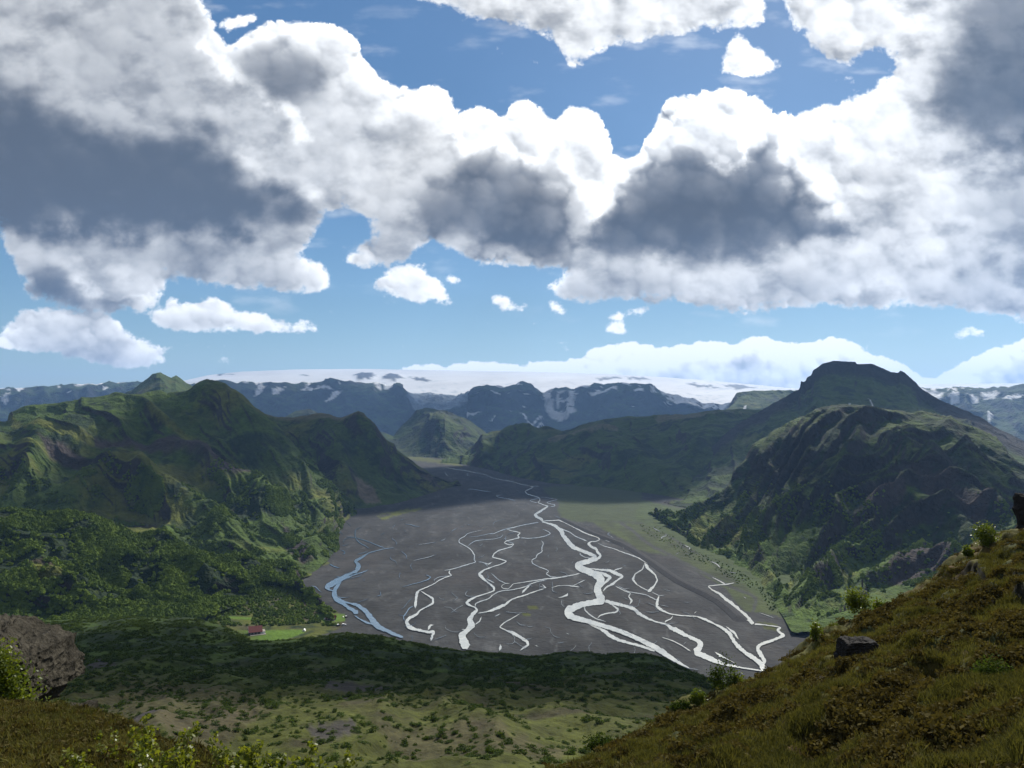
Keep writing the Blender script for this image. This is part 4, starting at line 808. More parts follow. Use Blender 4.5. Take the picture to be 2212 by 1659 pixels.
# ------------------------------------------------------------------ river
CH = {c4: [
 "365,180,7 430,190,9 500,205,7 600,215,9 680,235,7 750,245,7 820,262,7 890,295,8 960,312,8 1050,325,10 1130,340,13 1200,365,11 1290,382,10 1340,392,20 1290,420,18 1245,440,16 1270,470,20 1340,490,16 1400,510,20 1412,540,16 1380,560,16 1440,585,18 1500,602,24 1450,630,26 1400,665,30 1352,692,34 1372,715,32 1430,745,40 1440,772,34",
 "1400,512,10 1340,530,12 1290,540,12 1330,555,12 1390,567,10", "1405,506,6 1480,510,6 1540,520,9 1600,527,9 1540,545,12 1475,560,12 1510,575,12 1575,587,14 1570,602,16 1508,606,16", "1290,383,8 1380,386,12 1415,397,7",
 "600,242,6 640,252,5 610,266,6 660,275,4", "380,232,14 390,258,12 430,280,6", "730,275,4 820,292,5", "1020,290,7 1060,302,7 1095,290,6", "1155,282,8 1200,270,9", "620,412,4 690,418,5 780,434,7 885,448,5",
 "1015,465,7 985,480,5 930,488,8 965,507,7 1060,520,7 1120,536,15 1150,550,8", "1160,440,4 1195,460,5", "440,878,4 520,838,4", "545,828,5 590,818,5", "615,806,5 660,796,4", "1555,695,8 1590,715,10 1640,740,10", "905,825,4 905,780,5 960,758,4 1040,742,3",
 "2130,980,8 2212,995,12", "2170,878,12 2135,905,10 2212,950,12"],
 c6: [
 "820,268,26 860,282,22 920,300,26 965,325,34 1000,360,48 1012,395,44 1040,430,48 1070,470,52 1110,505,44 1170,530,38 1230,552,36 1290,577,40 1302,600,50 1250,627,56 1180,642,56 1140,662,66 1160,692,70 1230,712,70 1290,742,74 1350,780,84 1350,820,90 1320,870,78 1330,920,80 1352,960,90 1362,985,86 1290,997,62 1200,1012,66 1120,1037,76 1060,1072,86 1052,1102,86 1110,1137,66 1200,1157,54 1300,1187,50 1400,1217,48 1500,1247,48 1600,1287,48 1700,1332,50 1843,1402,56 1900,1440,64 1960,1480,50 2060,1545,30 2150,1590,12",
 "830,265,12 900,262,16 980,258,18 1050,290,22 1120,325,24 1180,360,20 1250,390,20 1322,410,20 1345,432,18 1310,450,16 1258,452,16 1240,472,32 1265,497,26 1312,517,28 1322,545,26 1352,577,26 1330,602,26 1280,632,34",
 "960,320,12 1030,350,18 1080,370,18 1120,402,16 1180,427,18 1235,450,18", "1170,538,12 1163,565,16 1200,590,12 1270,602,10", "1240,692,18 1330,702,24 1430,712,32 1500,742,38 1552,765,26 1510,792,24 1460,832,26 1400,862,24 1368,902,22",
 "1290,716,24 1380,742,32 1440,772,32 1400,812,26 1366,842,24", "1450,720,10 1500,700,22 1550,685,18", "1540,655,5 1575,667,6 1570,682,10", "1480,850,18 1520,870,16 1560,892,14 1622,917,16 1600,945,14 1632,980,26 1610,1022,16",
 "1500,845,9 1530,862,9 1600,902,10 1680,915,15 1760,930,15 1843,972,17 1880,985,18", "1390,985,34 1450,1002,38 1520,1017,34 1580,1032,30 1640,1052,36 1690,1092,38 1750,1132,28 1843,1172,22 1930,1190,24 1985,1228,46 2030,1250,46",
 "1200,1020,12 1210,1070,20 1260,1115,22 1312,1147,18 1400,1172,12", "1430,1002,12 1470,1032,18 1512,1062,26 1490,1087,24 1420,1095,22 1350,1112,20 1318,1145,16", "1180,1160,12 1260,1200,22 1350,1237,26 1400,1267,42 1440,1302,42 1500,1332,32 1600,1362,26 1700,1387,28 1843,1432,32",
 "1350,410,10 1410,447,14 1490,462,12 1550,492,14 1560,520,16", "1320,462,6 1380,492,11 1460,512,13 1550,547,15 1640,577,20 1700,602,18 1760,632,26 1800,655,24", "1742,655,22 1730,700,20 1660,742,18 1640,792,26 1680,842,15 1750,880,15 1790,897,22", "1200,305,3 1270,305,3", "1330,350,14 1340,356,8",
 "800,275,16 720,290,14 640,305,14 560,325,16 500,337,16 440,357,14 395,378,12 340,384,8", "300,340,4 255,355,5 200,365,6 150,380,9 130,402,13 75,432,14 75,460,14 150,498,18 190,530,18 215,572,20 213,620,20 230,635,14 190,647,11 120,667,18 60,687,16 0,702,14 -60,712,14",
 "160,410,5 240,405,7 320,387,9 390,372,6", "152,495,12 190,462,12 222,445,14 300,435,9 400,427,9 460,410,9 472,380,14", "440,402,10 400,402,8", "500,337,9 540,352,16 590,362,14 632,372,12 600,395,22 622,415,24 560,432,16 500,445,16 480,462,16 530,482,16 572,470,14 550,497,18 500,512,16 430,532,20 390,562,20 375,592,22 440,607,18 507,628,18 450,657,16 380,677,18 300,707,24 255,742,30 290,782,30 340,822,22 390,862,26 395,892,22 330,917,18 230,947,22 170,977,28 140,1007,30 190,1032,24 222,1042,22 240,1072,28 200,1102,38 170,1152,56 190,1202,76 150,1252,46 100,1292,70 120,1352,96 150,1420,96",
 "622,417,14 700,422,12 780,417,14 850,402,16 902,380,16 880,360,11 840,345,9 820,335,6", "575,467,12 520,452,10 490,432,10 510,410,8", "810,435,9 837,465,14 820,512,18 827,540,15 777,570,15 770,597,15 730,617,15 735,647,15 790,677,14 860,702,16 887,717,13 858,742,16 900,767,14 965,772,13",
 "1170,737,18 1100,752,18 1020,767,20 940,780,24 860,787,20 790,797,18 720,807,16 640,820,12 560,832,9 547,852,13 520,877,11 470,872,11 453,852,11 490,828,11 540,826,9", "860,797,16 780,812,16 720,832,18 690,852,16 620,872,16 540,887,16 470,892,16 420,907,16 380,932,16 340,967,18 260,992,18 220,1012,20 226,1042,20",
 "730,815,10 710,847,13 660,892,26 640,922,14", "850,872,13 800,887,16 740,907,18 660,937,22 600,952,22 540,977,24 500,1012,26 440,1042,32 390,1062,32 330,1082,18 240,1097,13", "820,832,18 862,870,15 800,852,10", "360,730,10 400,767,15 440,802,13 510,832,8",
 "315,785,10 360,805,18 402,828,10", "900,870,8 960,850,10 1040,845,8 1100,852,22 1170,862,12", "1100,850,12 1150,825,10 1212,795,22", "960,955,5 1000,952,14 1050,932,28 1056,910,10", "1003,965,8 995,1012,8 1032,1047,6", "632,1095,8 570,1132,13 480,1182,20 440,1220,16 500,1250,18 560,1272,36 630,1312,32 692,1352,30 697,1382,26 620,1434,15",
 "278,1125,22 262,1170,18 215,1200,24", "445,1370,16 450,1400,28 440,1436,32", "390,1130,14 450,1098,16", "95,1240,14 140,1245,20", "300,637,10 340,657,22 378,632,14", "240,634,11 290,637,13 322,657,13 337,682,13", "1040,1275,20 1070,1285,16", "760,1385,22 790,1395,20", "1005,470,10 1015,485,14", "905,410,12 925,400,8 940,395,5", "960,1365,8 1025,1355,12", "120,1020,10 60,1050,6 0,1095,12"],
 c7: [
 "270,640,32 302,692,28 370,752,22 387,800,24 357,852,22 320,890,44 300,905,40", "330,902,12 400,937,13 455,935,8", "402,940,15 387,985,28 380,1030,32 420,1067,26 500,1102,20 600,1117,18 740,1124,18 830,1157,30 900,1192,22 980,1232,32 1040,1282,38 1072,1342,38 1120,1402,42 1180,1452,38 1260,1502,48 1322,1552,54 1350,1612,66",
 "530,1232,54 600,1272,44 680,1312,34 750,1342,44 782,1372,54 760,1412,66 725,1450,74", "720,1447,50 800,1477,62 900,1522,52 1000,1557,28 1150,1587,24 1250,1602,24 1335,1614,22", "1000,1212,11 1080,1272,26 1120,1335,15", "530,1112,13 510,1147,18 460,1167,22 453,1190,15",
 "1080,822,11 1010,837,18 930,842,15 842,852,16 880,887,22 950,922,26 1000,967,30 1060,1012,36 1120,1072,46 1180,1122,54 1220,1162,40 1252,1192,50", "1262,1195,26 1320,1197,18 1400,1207,16 1460,1215,16 1502,1227,22 1465,1245,26 1500,1280,26 1528,1295,32 1470,1322,28 1400,1347,32 1330,1372,32 1288,1397,36 1300,1442,48 1332,1492,40 1352,1532,38 1325,1575,24",
 "350,320,12 370,342,10 415,362,8", "455,380,9 472,397,9 420,415,16 430,432,16", "620,478,9 660,497,12 682,512,22 670,528,16", "580,550,12 548,570,12", "865,628,8 920,652,14 957,690,20", "1035,725,7 1100,737,7", "875,770,10 940,802,15 1005,838,24", "1300,1090,7 1380,1117,9 1442,1140,7",
 "420,1310,7 520,1342,15 600,1382,17 690,1440,22", "900,1440,10 950,1477,28 1020,1512,11 1100,1552,7", "1130,1625,7 1165,1652,7", "715,1100,10 740,1078,24", "1410,1405,7 1395,1412,8", "1180,755,12 1186,765,12", "1150,800,8 1180,788,8", "1025,868,8 1050,885,10", "1160,945,14 1190,965,16"],
 c5: [
 "1090,570,7 1000,578,11 900,602,15 830,622,18 770,662,26 720,692,34 690,702,28 727,742,50 720,782,54 700,812,34 630,837,30 560,882,64 500,912,74 430,952,64 398,972,50 440,1000,22 480,1007,22", "560,882,24 530,932,34 490,992,46 480,1042,64 502,1092,64 560,1112,34 640,1132,24 720,1152,44 790,1202,54 840,1262,64 880,1322,76 930,1372,66 1000,1402,44 1080,1442,40 1180,1477,28",
 "500,1102,44 580,1142,34 650,1192,44 722,1235,50", "680,1252,18 740,1292,22 800,1322,26 862,1347,26", "830,790,14 800,807,18 740,827,22 660,852,22 600,882,26", "1002,575,9 920,547,14 850,517,14 780,492,12 700,467,12 600,460,9", "760,360,7 700,385,9 690,432,16 700,482,14 740,522,20 800,552,12 840,582,7",
 "530,390,9 560,432,9 580,442,7", "600,310,6 655,357,7", "710,635,9 780,622,9 830,607,9", "540,592,9 580,602,9 590,627,16 560,637,14", "430,735,20 500,767,14 540,774,14", "245,955,9 300,967,16 315,992,11 360,1027,7", "1660,405,7 1730,370,5", "1772,362,7 1795,350,7", "1825,342,6 1860,335,5", "1150,288,6 1190,282,6",
 "1320,540,4 1420,527,9 1515,512,9", "1550,500,6 1590,490,11 1615,470,9", "1270,705,5 1340,687,9 1430,667,9 1510,640,12", "930,485,8 955,475,6", "1168,968,6 1260,942,8 1360,917,9 1430,892,16 1462,867,16 1400,840,5", "780,880,8 787,915,10", "905,1065,9 957,1047,11 940,1000,6", "700,1127,4 830,1087,4",
 "1659,788,14 1640,822,22 1672,850,20 1600,872,18 1540,902,16 1480,942,18 1400,977,18 1340,1002,24 1318,1032,34 1310,1082,30 1305,1142,30 1300,1192,20", "1290,1160,14 1240,1180,18 1210,1232,18 1178,1272,16 1195,1312,22", "1350,1005,16 1420,1047,20 1480,1082,28 1482,1132,28 1420,1167,24 1350,1202,24 1310,1252,30 1240,1282,34 1208,1322,40 1240,1372,54 1300,1397,34 1380,1412,28 1440,1427,34 1492,1415,32 1480,1447,28 1465,1492,26 1458,1520,22",
 "1500,922,9 1490,895,13 1540,867,11 1640,852,12", "1430,1405,40 1450,1358,26 1495,1350,12", "1490,1505,6 1560,1477,9 1630,1450,7", "1360,965,10 1370,945,8", "820,755,16 830,740,12", "868,712,8 872,725,8", "1940,358,5 1990,352,5", "1990,378,5 2030,374,5"]}
# faint threads of water and seeps between the named strands
ident = lambda a, b_: (np.asarray(a, float), np.asarray(b_, float))
_rt = np.random.RandomState(77); THR = []
_plain = [(660, 1240), (760, 1150), (900, 1100), (1080, 1100), (1160, 1130), (1300, 1190), (1420, 1260), (1560, 1340), (1620, 1430), (1450, 1425), (1000, 1385), (880, 1370), (740, 1290)]
while len(THR) < 70:
    u0, v0 = _rt.uniform(660, 1620), _rt.uniform(1100, 1430)
    if not inpoly(np.array([u0]), np.array([v0]), _plain)[0]: continue
    ang = math.atan2(1.0, (u0 - 1080) / 420 + _rt.normal(0, .45)); s_ = ''; ln_ = _rt.randint(4, 11); st_ = _rt.uniform(2.5, 5.5) * (v0 - 950) / 300
    for j in range(ln_):
        s_ += '%.1f,%.1f,%.2f ' % (u0, v0, _rt.uniform(.5, 1.5)); ang += _rt.normal(0, .5); u0 += st_ * math.cos(ang) * 1.5; v0 += st_ * math.sin(ang) * .8
    THR.append(s_.strip())
CH[ident] = THR
def river_mesh(clear, margin=False):  # clear picks the left strands that carry the sky-blue colour
    verts, faces, tone = [], [], []
    k = 0
    for cf, lines in CH.items():
        sc = {c4: 4.424, c5: 4.148, c6: 3.686, c7: 3.687}.get(cf, .62) * 1.1302
        for ln in lines:
            pts = np.array([[float(a) for a in t.split(',')] for t in ln.split()])
            u, v = cf(pts[:, 0], pts[:, 1]); w = pts[:, 2] / sc * np.where(pts[:, 2] > 24, .80, .50)
            d = np.concatenate([[0], np.cumsum(np.hypot(np.diff(u), np.diff(v)))])
            n = max(4, int(d[-1] / 0.9)); t = np.linspace(0, d[-1], n)
            # smooth the traced corners
            uu, vv, ww = np.interp(t, d, u), np.interp(t, d, v), np.interp(t, d, w)
            r = min(5, n // 6)
            if r > 0:
                kk = np.hanning(2 * r + 3)[1:-1]; kk /= kk.sum()
                sm = lambda x: np.convolve(np.concatenate([2 * x[0] - x[r:0:-1], x, 2 * x[-1] - x[-2:-r - 2:-1]]), kk, 'valid')
                uu, vv, ww = sm(uu), sm(vv), sm(ww)
            k += 1
            if not margin and (uu.mean() < 905 and cf in (c5, ident)) != clear: continue
            end = sstep(-1.0, 7.0 if ww.mean() < 5 else 3.0, np.minimum(t, d[-1] - t))
            wl_ = ww * (0.5 + np.where(ww > 9, .22, .42) * fbm(t / 9 + k * 5.1, t * 0 + k, 4, .65)) * end
            wr_ = ww * (0.5 + np.where(ww > 9, .22, .42) * fbm(t / 9 + k * 9.7, t * 0 + 50 + k, 4, .65)) * end
            uu = uu + 0.5 * fbm(t / 5 + k, t * 0 + 3 * k, 3); 
            tu, tv = np.gradient(uu), np.gradient(vv); L = np.hypot(tu, tv) + 1e-9
            nx, ny = -tv / L, tu / L
            h = 0.001 * np.arange(n) + (0.30 + 0.0045 * k) if not margin else 0.02 + 0.0015 * k
            if margin: wl_ = wl_ * 1.2 + .5; wr_ = wr_ * 1.2 + .5
            Lp = fl(uu + nx * wl_, vv + ny * wl_, h); Rp = fl(uu - nx * wr_, vv - ny * wr_, h)
            b = len(verts)
            tn = np.clip((.30 + .55 * sstep(8, 30, pts[:, 2].max()) + (.30 if cf is c7 else 0)) + .45 * fbm(t / 22 + k, t * 0 + k * 3, 4), 0, 1) * (.9 if cf is c4 and vv.mean() < 1075 else 1)  # wide strands paler; right ones lightened as glint, far ones dimmed as shade
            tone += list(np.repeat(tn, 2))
            for a, c_ in zip(Lp, Rp): verts.append(a); verts.append(c_)
            for j in range(n - 1): faces.append((b + 2 * j, b + 2 * j + 1, b + 2 * j + 3, b + 2 * j + 2))
    return verts, faces, tone
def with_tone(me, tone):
    a = me.attributes.new('silt_glint', 'FLOAT', 'POINT'); a.data.foreach_set('value', np.asarray(tone, np.float32)); return me
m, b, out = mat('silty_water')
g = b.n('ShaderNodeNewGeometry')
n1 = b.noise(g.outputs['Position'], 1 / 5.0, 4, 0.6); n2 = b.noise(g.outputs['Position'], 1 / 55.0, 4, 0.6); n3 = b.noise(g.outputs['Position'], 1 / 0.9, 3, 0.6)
sa = b.n('ShaderNodeAttribute', attribute_name='silt_glint')
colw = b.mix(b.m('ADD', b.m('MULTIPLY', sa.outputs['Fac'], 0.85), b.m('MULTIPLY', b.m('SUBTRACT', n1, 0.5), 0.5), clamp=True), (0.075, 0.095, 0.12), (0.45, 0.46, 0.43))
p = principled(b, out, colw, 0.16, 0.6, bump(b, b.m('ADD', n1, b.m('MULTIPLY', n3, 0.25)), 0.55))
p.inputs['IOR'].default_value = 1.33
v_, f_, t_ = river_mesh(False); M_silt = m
m, b, out = mat('sky_blue_water')
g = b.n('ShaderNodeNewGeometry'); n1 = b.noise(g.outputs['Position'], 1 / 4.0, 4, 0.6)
p = principled(b, out, b.mix(n1, (0.055, 0.095, 0.14), (0.10, 0.15, 0.20)), 0.12, 0.6, bump(b, n1, 0.25)); p.inputs['IOR'].default_value = 1.33  # blue of the reflected sky is put into this base colour
v3_, f3_, _ = river_mesh(False, True)
link('ground', quads_mesh('wet_gravel', v3_, f3_, plain_mat('wet_gravel', (0.022, 0.023, 0.025), .95, .05, .3, .2)), label='dark wet gravel margins along every river strand', kind='structure')
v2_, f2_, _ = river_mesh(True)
link('river', quads_mesh('sky_blue_stream', v2_, f2_, m), label='side stream along the left edge of the plain, reflected sky blue in its colour', kind='structure')
m = M_silt
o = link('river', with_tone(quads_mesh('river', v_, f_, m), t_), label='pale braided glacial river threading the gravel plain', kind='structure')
# levee: a long bank of dark stone
lv = [c6(*p) for p in ((985, 240), (1060, 278), (1150, 322), (1300, 388), (1420, 433), (1560, 484), (1680, 552), (1780, 622), (1843, 662))] + [c7(*p) for p in ((450, 722), (600, 822), (700, 872), (850, 942), (960, 1003), (1060, 1082), (1120, 1140), (1165, 1188))]
lv = np.array(lv); d = np.concatenate([[0], np.cumsum(np.hypot(np.diff(lv[:, 0]), np.diff(lv[:, 1])))]); t = np.linspace(0, d[-1], 260)
cu, cvv = np.interp(t, d, lv[:, 0]), np.interp(t, d, lv[:, 1])
C = fl(cu, cvv); T = np.gradient(C, axis=0); T /= np.linalg.norm(T, axis=-1, keepdims=True); Nn = np.stack([T[:, 1], -T[:, 0], 0 * T[:, 0]], -1)
prof = [(-9.5, -0.5), (-8, 0.8), (-3.2, 3.6), (0, 3.9), (3.2, 3.6), (8, 0.8), (9.5, -0.5)]
Pv = np.stack([C + Nn * a + np.array([0, 0, b_]) for a, b_ in prof], 0)
tp = sstep(0, 4, np.arange(260)) * sstep(259, 251, np.arange(260)); Pv[..., 2] = FLOOR - .4 + (Pv[..., 2] - FLOOR + .4) * tp
Pv += 0.35 * fbm(Pv[..., 0] / 3, Pv[..., 1] / 3, 4)[..., None]
link('embankment', grid_mesh('embankment', Pv, plain_mat('bank_stone', (0.035, 0.035, 0.036), .95, .1, .5, .3, 0.5), None, False), label='long dark stone flood bank curving beside the braided river', cat='embankment')
#__PART3__
# ------------------------------------------------------------------ middle ground: the slope below the viewer
N1 = [
 [(-700, 1420, 600), (0, 1400, 580), (300, 1400, 560), (540, 1420, 520), (740, 1420, 510), (1000, 1450, 480), (1300, 1460, 450), (1500, 1500, 410), (1650, 1590, 370), (2300, 1800, 320)],
 [(-700, 1345, 520), (0, 1334, 500), (150, 1332, 480), (300, 1322, 470), (420, 1323, 460), (480, 1338, 450), (510, 1356, 446), (540, 1377, 440), (580, 1382, 438), (622, 1378, 440), (700, 1366, 436), (740, 1360, 430), (800, 1366, 424), (870, 1380, 410), (940, 1391, 405), (1000, 1400, 400), (1080, 1407, 395), (1150, 1412, 390), (1300, 1409, 380), (1400, 1406, 370), (1440, 1418, 362), (1480, 1440, 350), (1560, 1472, 330), (1650, 1540, 300), (2300, 1750, 260)],
 [(-700, 1400, 420), (0, 1385, 410), (300, 1378, 400), (540, 1400, 385), (740, 1400, 372), (1000, 1432, 340), (1300, 1445, 320), (1500, 1480, 290), (1700, 1580, 260), (2300, 1790, 220)],
 [(-700, 1465, 330), (0, 1450, 320), (300, 1440, 310), (540, 1450, 300), (800, 1468, 285), (1000, 1490, 265), (1300, 1500, 255), (1500, 1540, 240), (1700, 1620, 215), (2300, 1830, 180)],
 [(-700, 1540, 240), (0, 1530, 236), (300, 1500, 235), (540, 1518, 228), (800, 1530, 218), (1000, 1548, 208), (1300, 1590, 190), (1500, 1650, 170), (2300, 1900, 130)],
 [(-700, 1640, 160), (0, 1620, 160), (300, 1595, 165), (540, 1600, 165), (800, 1612, 160), (1000, 1640, 150), (1300, 1700, 130), (2300, 2000, 90)],
 [(-700, 1800, 95), (300, 1740, 105), (800, 1760, 105), (1300, 1850, 90), (2300, 2150, 60)],
 [(-700, 2050, 50), (800, 2050, 50), (2300, 2300, 38)]]
P, nz, UV, gl, _ = loft(N1, 560, 340, amp=(5, 70), gul=(7, 42, 0.15), fine=1.2, smooth_t=6, seed=51, wts=[.3, .6, .8, .9, .9, .8, .5])
U, V = UV; X, Y = P[..., 0], P[..., 1]
n1 = fbm(X / 26, Y / 26, 5, .6); n2 = fbm(X / 7, Y / 7, 4, .6); n3 = fbm(X / 60 + 9, Y / 60, 4)
P[..., 2] += 0.35 * n2
c = mixc(np.broadcast_to(GRASS, P.shape).copy(), SCRUB * 1.1, sstep(-.25, .2, n1) * sstep(1540, 1440, V + 30 * n3))
far_m = sstep(1500, 1410, V + 60 * n3)
nearc = mixc(mixc(np.broadcast_to(GRASSY * .66, P.shape).copy(), HEATH * .8, sstep(.05, .45, n1) * .8), SCREE * .7, sstep(.3, .6, n3 + .3 * n2) * .6)
c = nearc * (1 - far_m[..., None]) + c * far_m[..., None]
for pl in ([(180, 1495), (300, 1465), (420, 1470), (560, 1500), (600, 1540), (480, 1580), (330, 1600), (200, 1560)], [(330, 1560), (420, 1550), (540, 1540), (560, 1560), (470, 1600), (380, 1640)], [(800, 1560), (1000, 1570), (1250, 1620), (1200, 1650), (900, 1640)]):
    c = mixc(c, HEATH * 1.1, pmask(UV, pl, 8, 16, 40) * .65)
for pl in ([(260, 1545), (345, 1540), (350, 1560), (280, 1566)], [(720, 1500), (820, 1500), (860, 1515), (740, 1520)], [(660, 1572), (760, 1565), (780, 1578), (690, 1590)], [(180, 1425), (240, 1420), (250, 1440), (190, 1445)], [(700, 1470), (860, 1478), (840, 1490), (700, 1486)]):
    c = mixc(c, np.array([0.0341, 0.0303, 0.0319]), pmask(UV, pl, 4, 8, 16) * .85)
c = c * (1 + .35 * n2)[..., None]
terrain('hillside', 'broad scrubby slope dropping away toward the valley in cloud shade', P, M_near, c); MG = (P, nz, UV, c)

# ------------------------------------------------------------------ foreground: heather slope on the right, knoll on the left
rc = [(900, 1900, 15), (1050, 1780, 18), (1150, 1712, 20.5), (1280, 1655, 23), (1350, 1606, 25), (1400, 1580, 26), (1450, 1556, 27), (1500, 1530, 28), (1560, 1500, 29), (1600, 1482, 29.5), (1650, 1462, 30), (1700, 1432, 31), (1750, 1402, 32), (1830, 1358, 33), (1900, 1322, 34), (1950, 1296, 35), (2000, 1270, 35), (2040, 1244, 36), (2080, 1222, 37), (2120, 1194, 37.5), (2160, 1176, 38), (2212, 1152, 39), (2400, 1070, 40), (3100, 830, 46)]
RF = [[(u, v + 420, d + 60) for u, v, d in rc], [(u, v + 60, d + 7) for u, v, d in rc], [(u, v + 8, d + 1.2) for u, v, d in rc], rc,
  [(850, 1960, 11), (1150, 1800, 13), (1350, 1680, 16), (1560, 1570, 19.5), (1750, 1480, 22), (1900, 1400, 24), (2080, 1310, 26), (2212, 1240, 28), (2450, 1130, 30), (3200, 900, 37)],
  [(800, 2080, 7.5), (1150, 1920, 9), (1400, 1800, 11), (1650, 1680, 13), (1900, 1560, 15), (2100, 1460, 17), (2250, 1390, 18), (2500, 1280, 20), (3300, 1060, 27)],
  [(750, 2250, 5), (1200, 2080, 6), (1600, 1900, 7.5), (2000, 1750, 9), (2300, 1620, 10), (2600, 1480, 12), (3500, 1300, 17)],
  [(700, 2600, 3.2), (1300, 2500, 3.5), (1900, 2200, 4.5), (2400, 2000, 5), (2800, 1800, 6), (3900, 1700, 9)], [(600, 3600, 1.6), (1500, 3600, 1.6), (3000, 3200, 2), (4300, 2900, 4)]]
P, nz, UV, gl, _ = loft(RF, 690, 420, amp=(0.55, 6), gul=(0.25, 3.0, 0.2), fine=0.05, smooth_t=5, seed=61, wts=[.25, .2, .08, .9, 1.1, 1.0, .8, .4])
U, V = UV; X, Y = P[..., 0], P[..., 1]
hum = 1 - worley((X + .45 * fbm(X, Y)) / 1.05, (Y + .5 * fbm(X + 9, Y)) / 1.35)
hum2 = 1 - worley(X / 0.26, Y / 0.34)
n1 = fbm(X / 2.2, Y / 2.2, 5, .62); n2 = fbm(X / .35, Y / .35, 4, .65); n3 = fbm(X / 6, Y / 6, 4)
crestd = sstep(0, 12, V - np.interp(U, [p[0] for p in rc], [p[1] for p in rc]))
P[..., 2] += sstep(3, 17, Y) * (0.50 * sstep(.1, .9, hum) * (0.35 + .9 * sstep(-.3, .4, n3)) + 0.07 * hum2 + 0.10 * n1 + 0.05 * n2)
# small steps in the turf; overhang shade below each is put in as dark colour
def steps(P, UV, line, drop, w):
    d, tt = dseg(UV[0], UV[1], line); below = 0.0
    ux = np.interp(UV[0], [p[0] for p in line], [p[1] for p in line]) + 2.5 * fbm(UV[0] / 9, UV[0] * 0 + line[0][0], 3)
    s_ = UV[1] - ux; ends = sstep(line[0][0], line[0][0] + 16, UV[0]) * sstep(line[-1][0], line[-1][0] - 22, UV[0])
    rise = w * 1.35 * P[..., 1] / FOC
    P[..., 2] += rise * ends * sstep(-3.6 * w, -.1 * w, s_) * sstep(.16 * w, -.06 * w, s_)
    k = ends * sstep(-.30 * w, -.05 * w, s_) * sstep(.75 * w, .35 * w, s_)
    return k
dk = 0
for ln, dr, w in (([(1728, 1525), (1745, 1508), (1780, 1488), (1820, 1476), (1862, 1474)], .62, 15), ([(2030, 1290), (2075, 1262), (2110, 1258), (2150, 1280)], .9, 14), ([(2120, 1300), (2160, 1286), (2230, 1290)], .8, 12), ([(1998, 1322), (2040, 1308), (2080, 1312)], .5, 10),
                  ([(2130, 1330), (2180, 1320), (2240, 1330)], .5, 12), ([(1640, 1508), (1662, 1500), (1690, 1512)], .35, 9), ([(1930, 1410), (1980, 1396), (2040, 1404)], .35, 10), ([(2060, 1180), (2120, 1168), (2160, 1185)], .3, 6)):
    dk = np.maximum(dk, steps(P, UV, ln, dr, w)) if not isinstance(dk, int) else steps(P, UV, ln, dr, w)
HB = np.array([0.0578, 0.0396, 0.0187]); HO = np.array([0.0550, 0.0539, 0.0165]); HG = np.array([0.0330, 0.0385, 0.0165]); HD = np.array([0.0264, 0.0193, 0.0121])
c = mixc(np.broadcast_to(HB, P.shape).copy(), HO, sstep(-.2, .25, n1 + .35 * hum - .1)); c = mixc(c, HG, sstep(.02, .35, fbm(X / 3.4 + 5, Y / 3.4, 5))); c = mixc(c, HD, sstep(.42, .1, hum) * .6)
c = mixc(c, np.array([0.0880, 0.0825, 0.0495]), sstep(.25, .5, n2) * .5); c = mixc(c, np.array([0.0088, 0.0072, 0.0060]), dk * .85)  # overhang shade on the step faces painted dark
c = c * (1 + .4 * n2)[..., None]
M_heath = cover_mat('heath_turf', 0.35, 0.055, 0.55, 0.06, 0.95, 0.06)
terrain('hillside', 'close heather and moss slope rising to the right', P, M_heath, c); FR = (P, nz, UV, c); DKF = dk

lc = [(-900, 1480, 17), (-300, 1500, 16), (0, 1530, 14.5), (90, 1540, 14), (170, 1548, 13.5), (230, 1560, 12.8), (300, 1590, 11.8), (380, 1622, 10.8), (450, 1655, 9.8), (560, 1705, 8.6), (700, 1760, 7.6), (900, 1860, 6.4), (1100, 2000, 5.4)]
LF = [[(u, v + 200, d + 5) for u, v, d in lc], [(u, v + 8, d + .5) for u, v, d in lc], lc, [(-900, 1640, 9), (0, 1640, 8.6), (300, 1680, 7.6), (600, 1780, 6.2), (1100, 2150, 4.2)], [(-900, 1850, 5.5), (300, 1900, 5), (1100, 2400, 3)], [(-900, 2500, 2.6), (1100, 3000, 2)]]
P, nz, UV, gl, _ = loft(LF, 300, 240, amp=(.15, 3), gul=(.1, 1.6, 0), fine=.03, smooth_t=5, seed=71, wts=[.3, .08, 1, 1, .6])
U, V = UV; X, Y = P[..., 0], P[..., 1]
hum = 1 - worley(X / .5, Y / .6); n1 = fbm(X / 1.4, Y / 1.4, 5, .62); n2 = fbm(X / .2, Y / .2, 4, .65)
P[..., 2] += .12 * sstep(.2, .95, hum) + .06 * n1 + .03 * n2
c = mixc(mixc(np.broadcast_to(HB * .9, P.shape).copy(), HO, sstep(-.1, .3, n1 + .3 * hum - .1)), HD, sstep(.1, .4, fbm(X / 1.1 + 5, Y / 1.1, 4)))
c = c * (1 + .4 * n2)[..., None]
terrain('hillside', 'brown heather knoll at the lower left close at hand', P, M_heath, c); FL = (P, nz, UV, c)
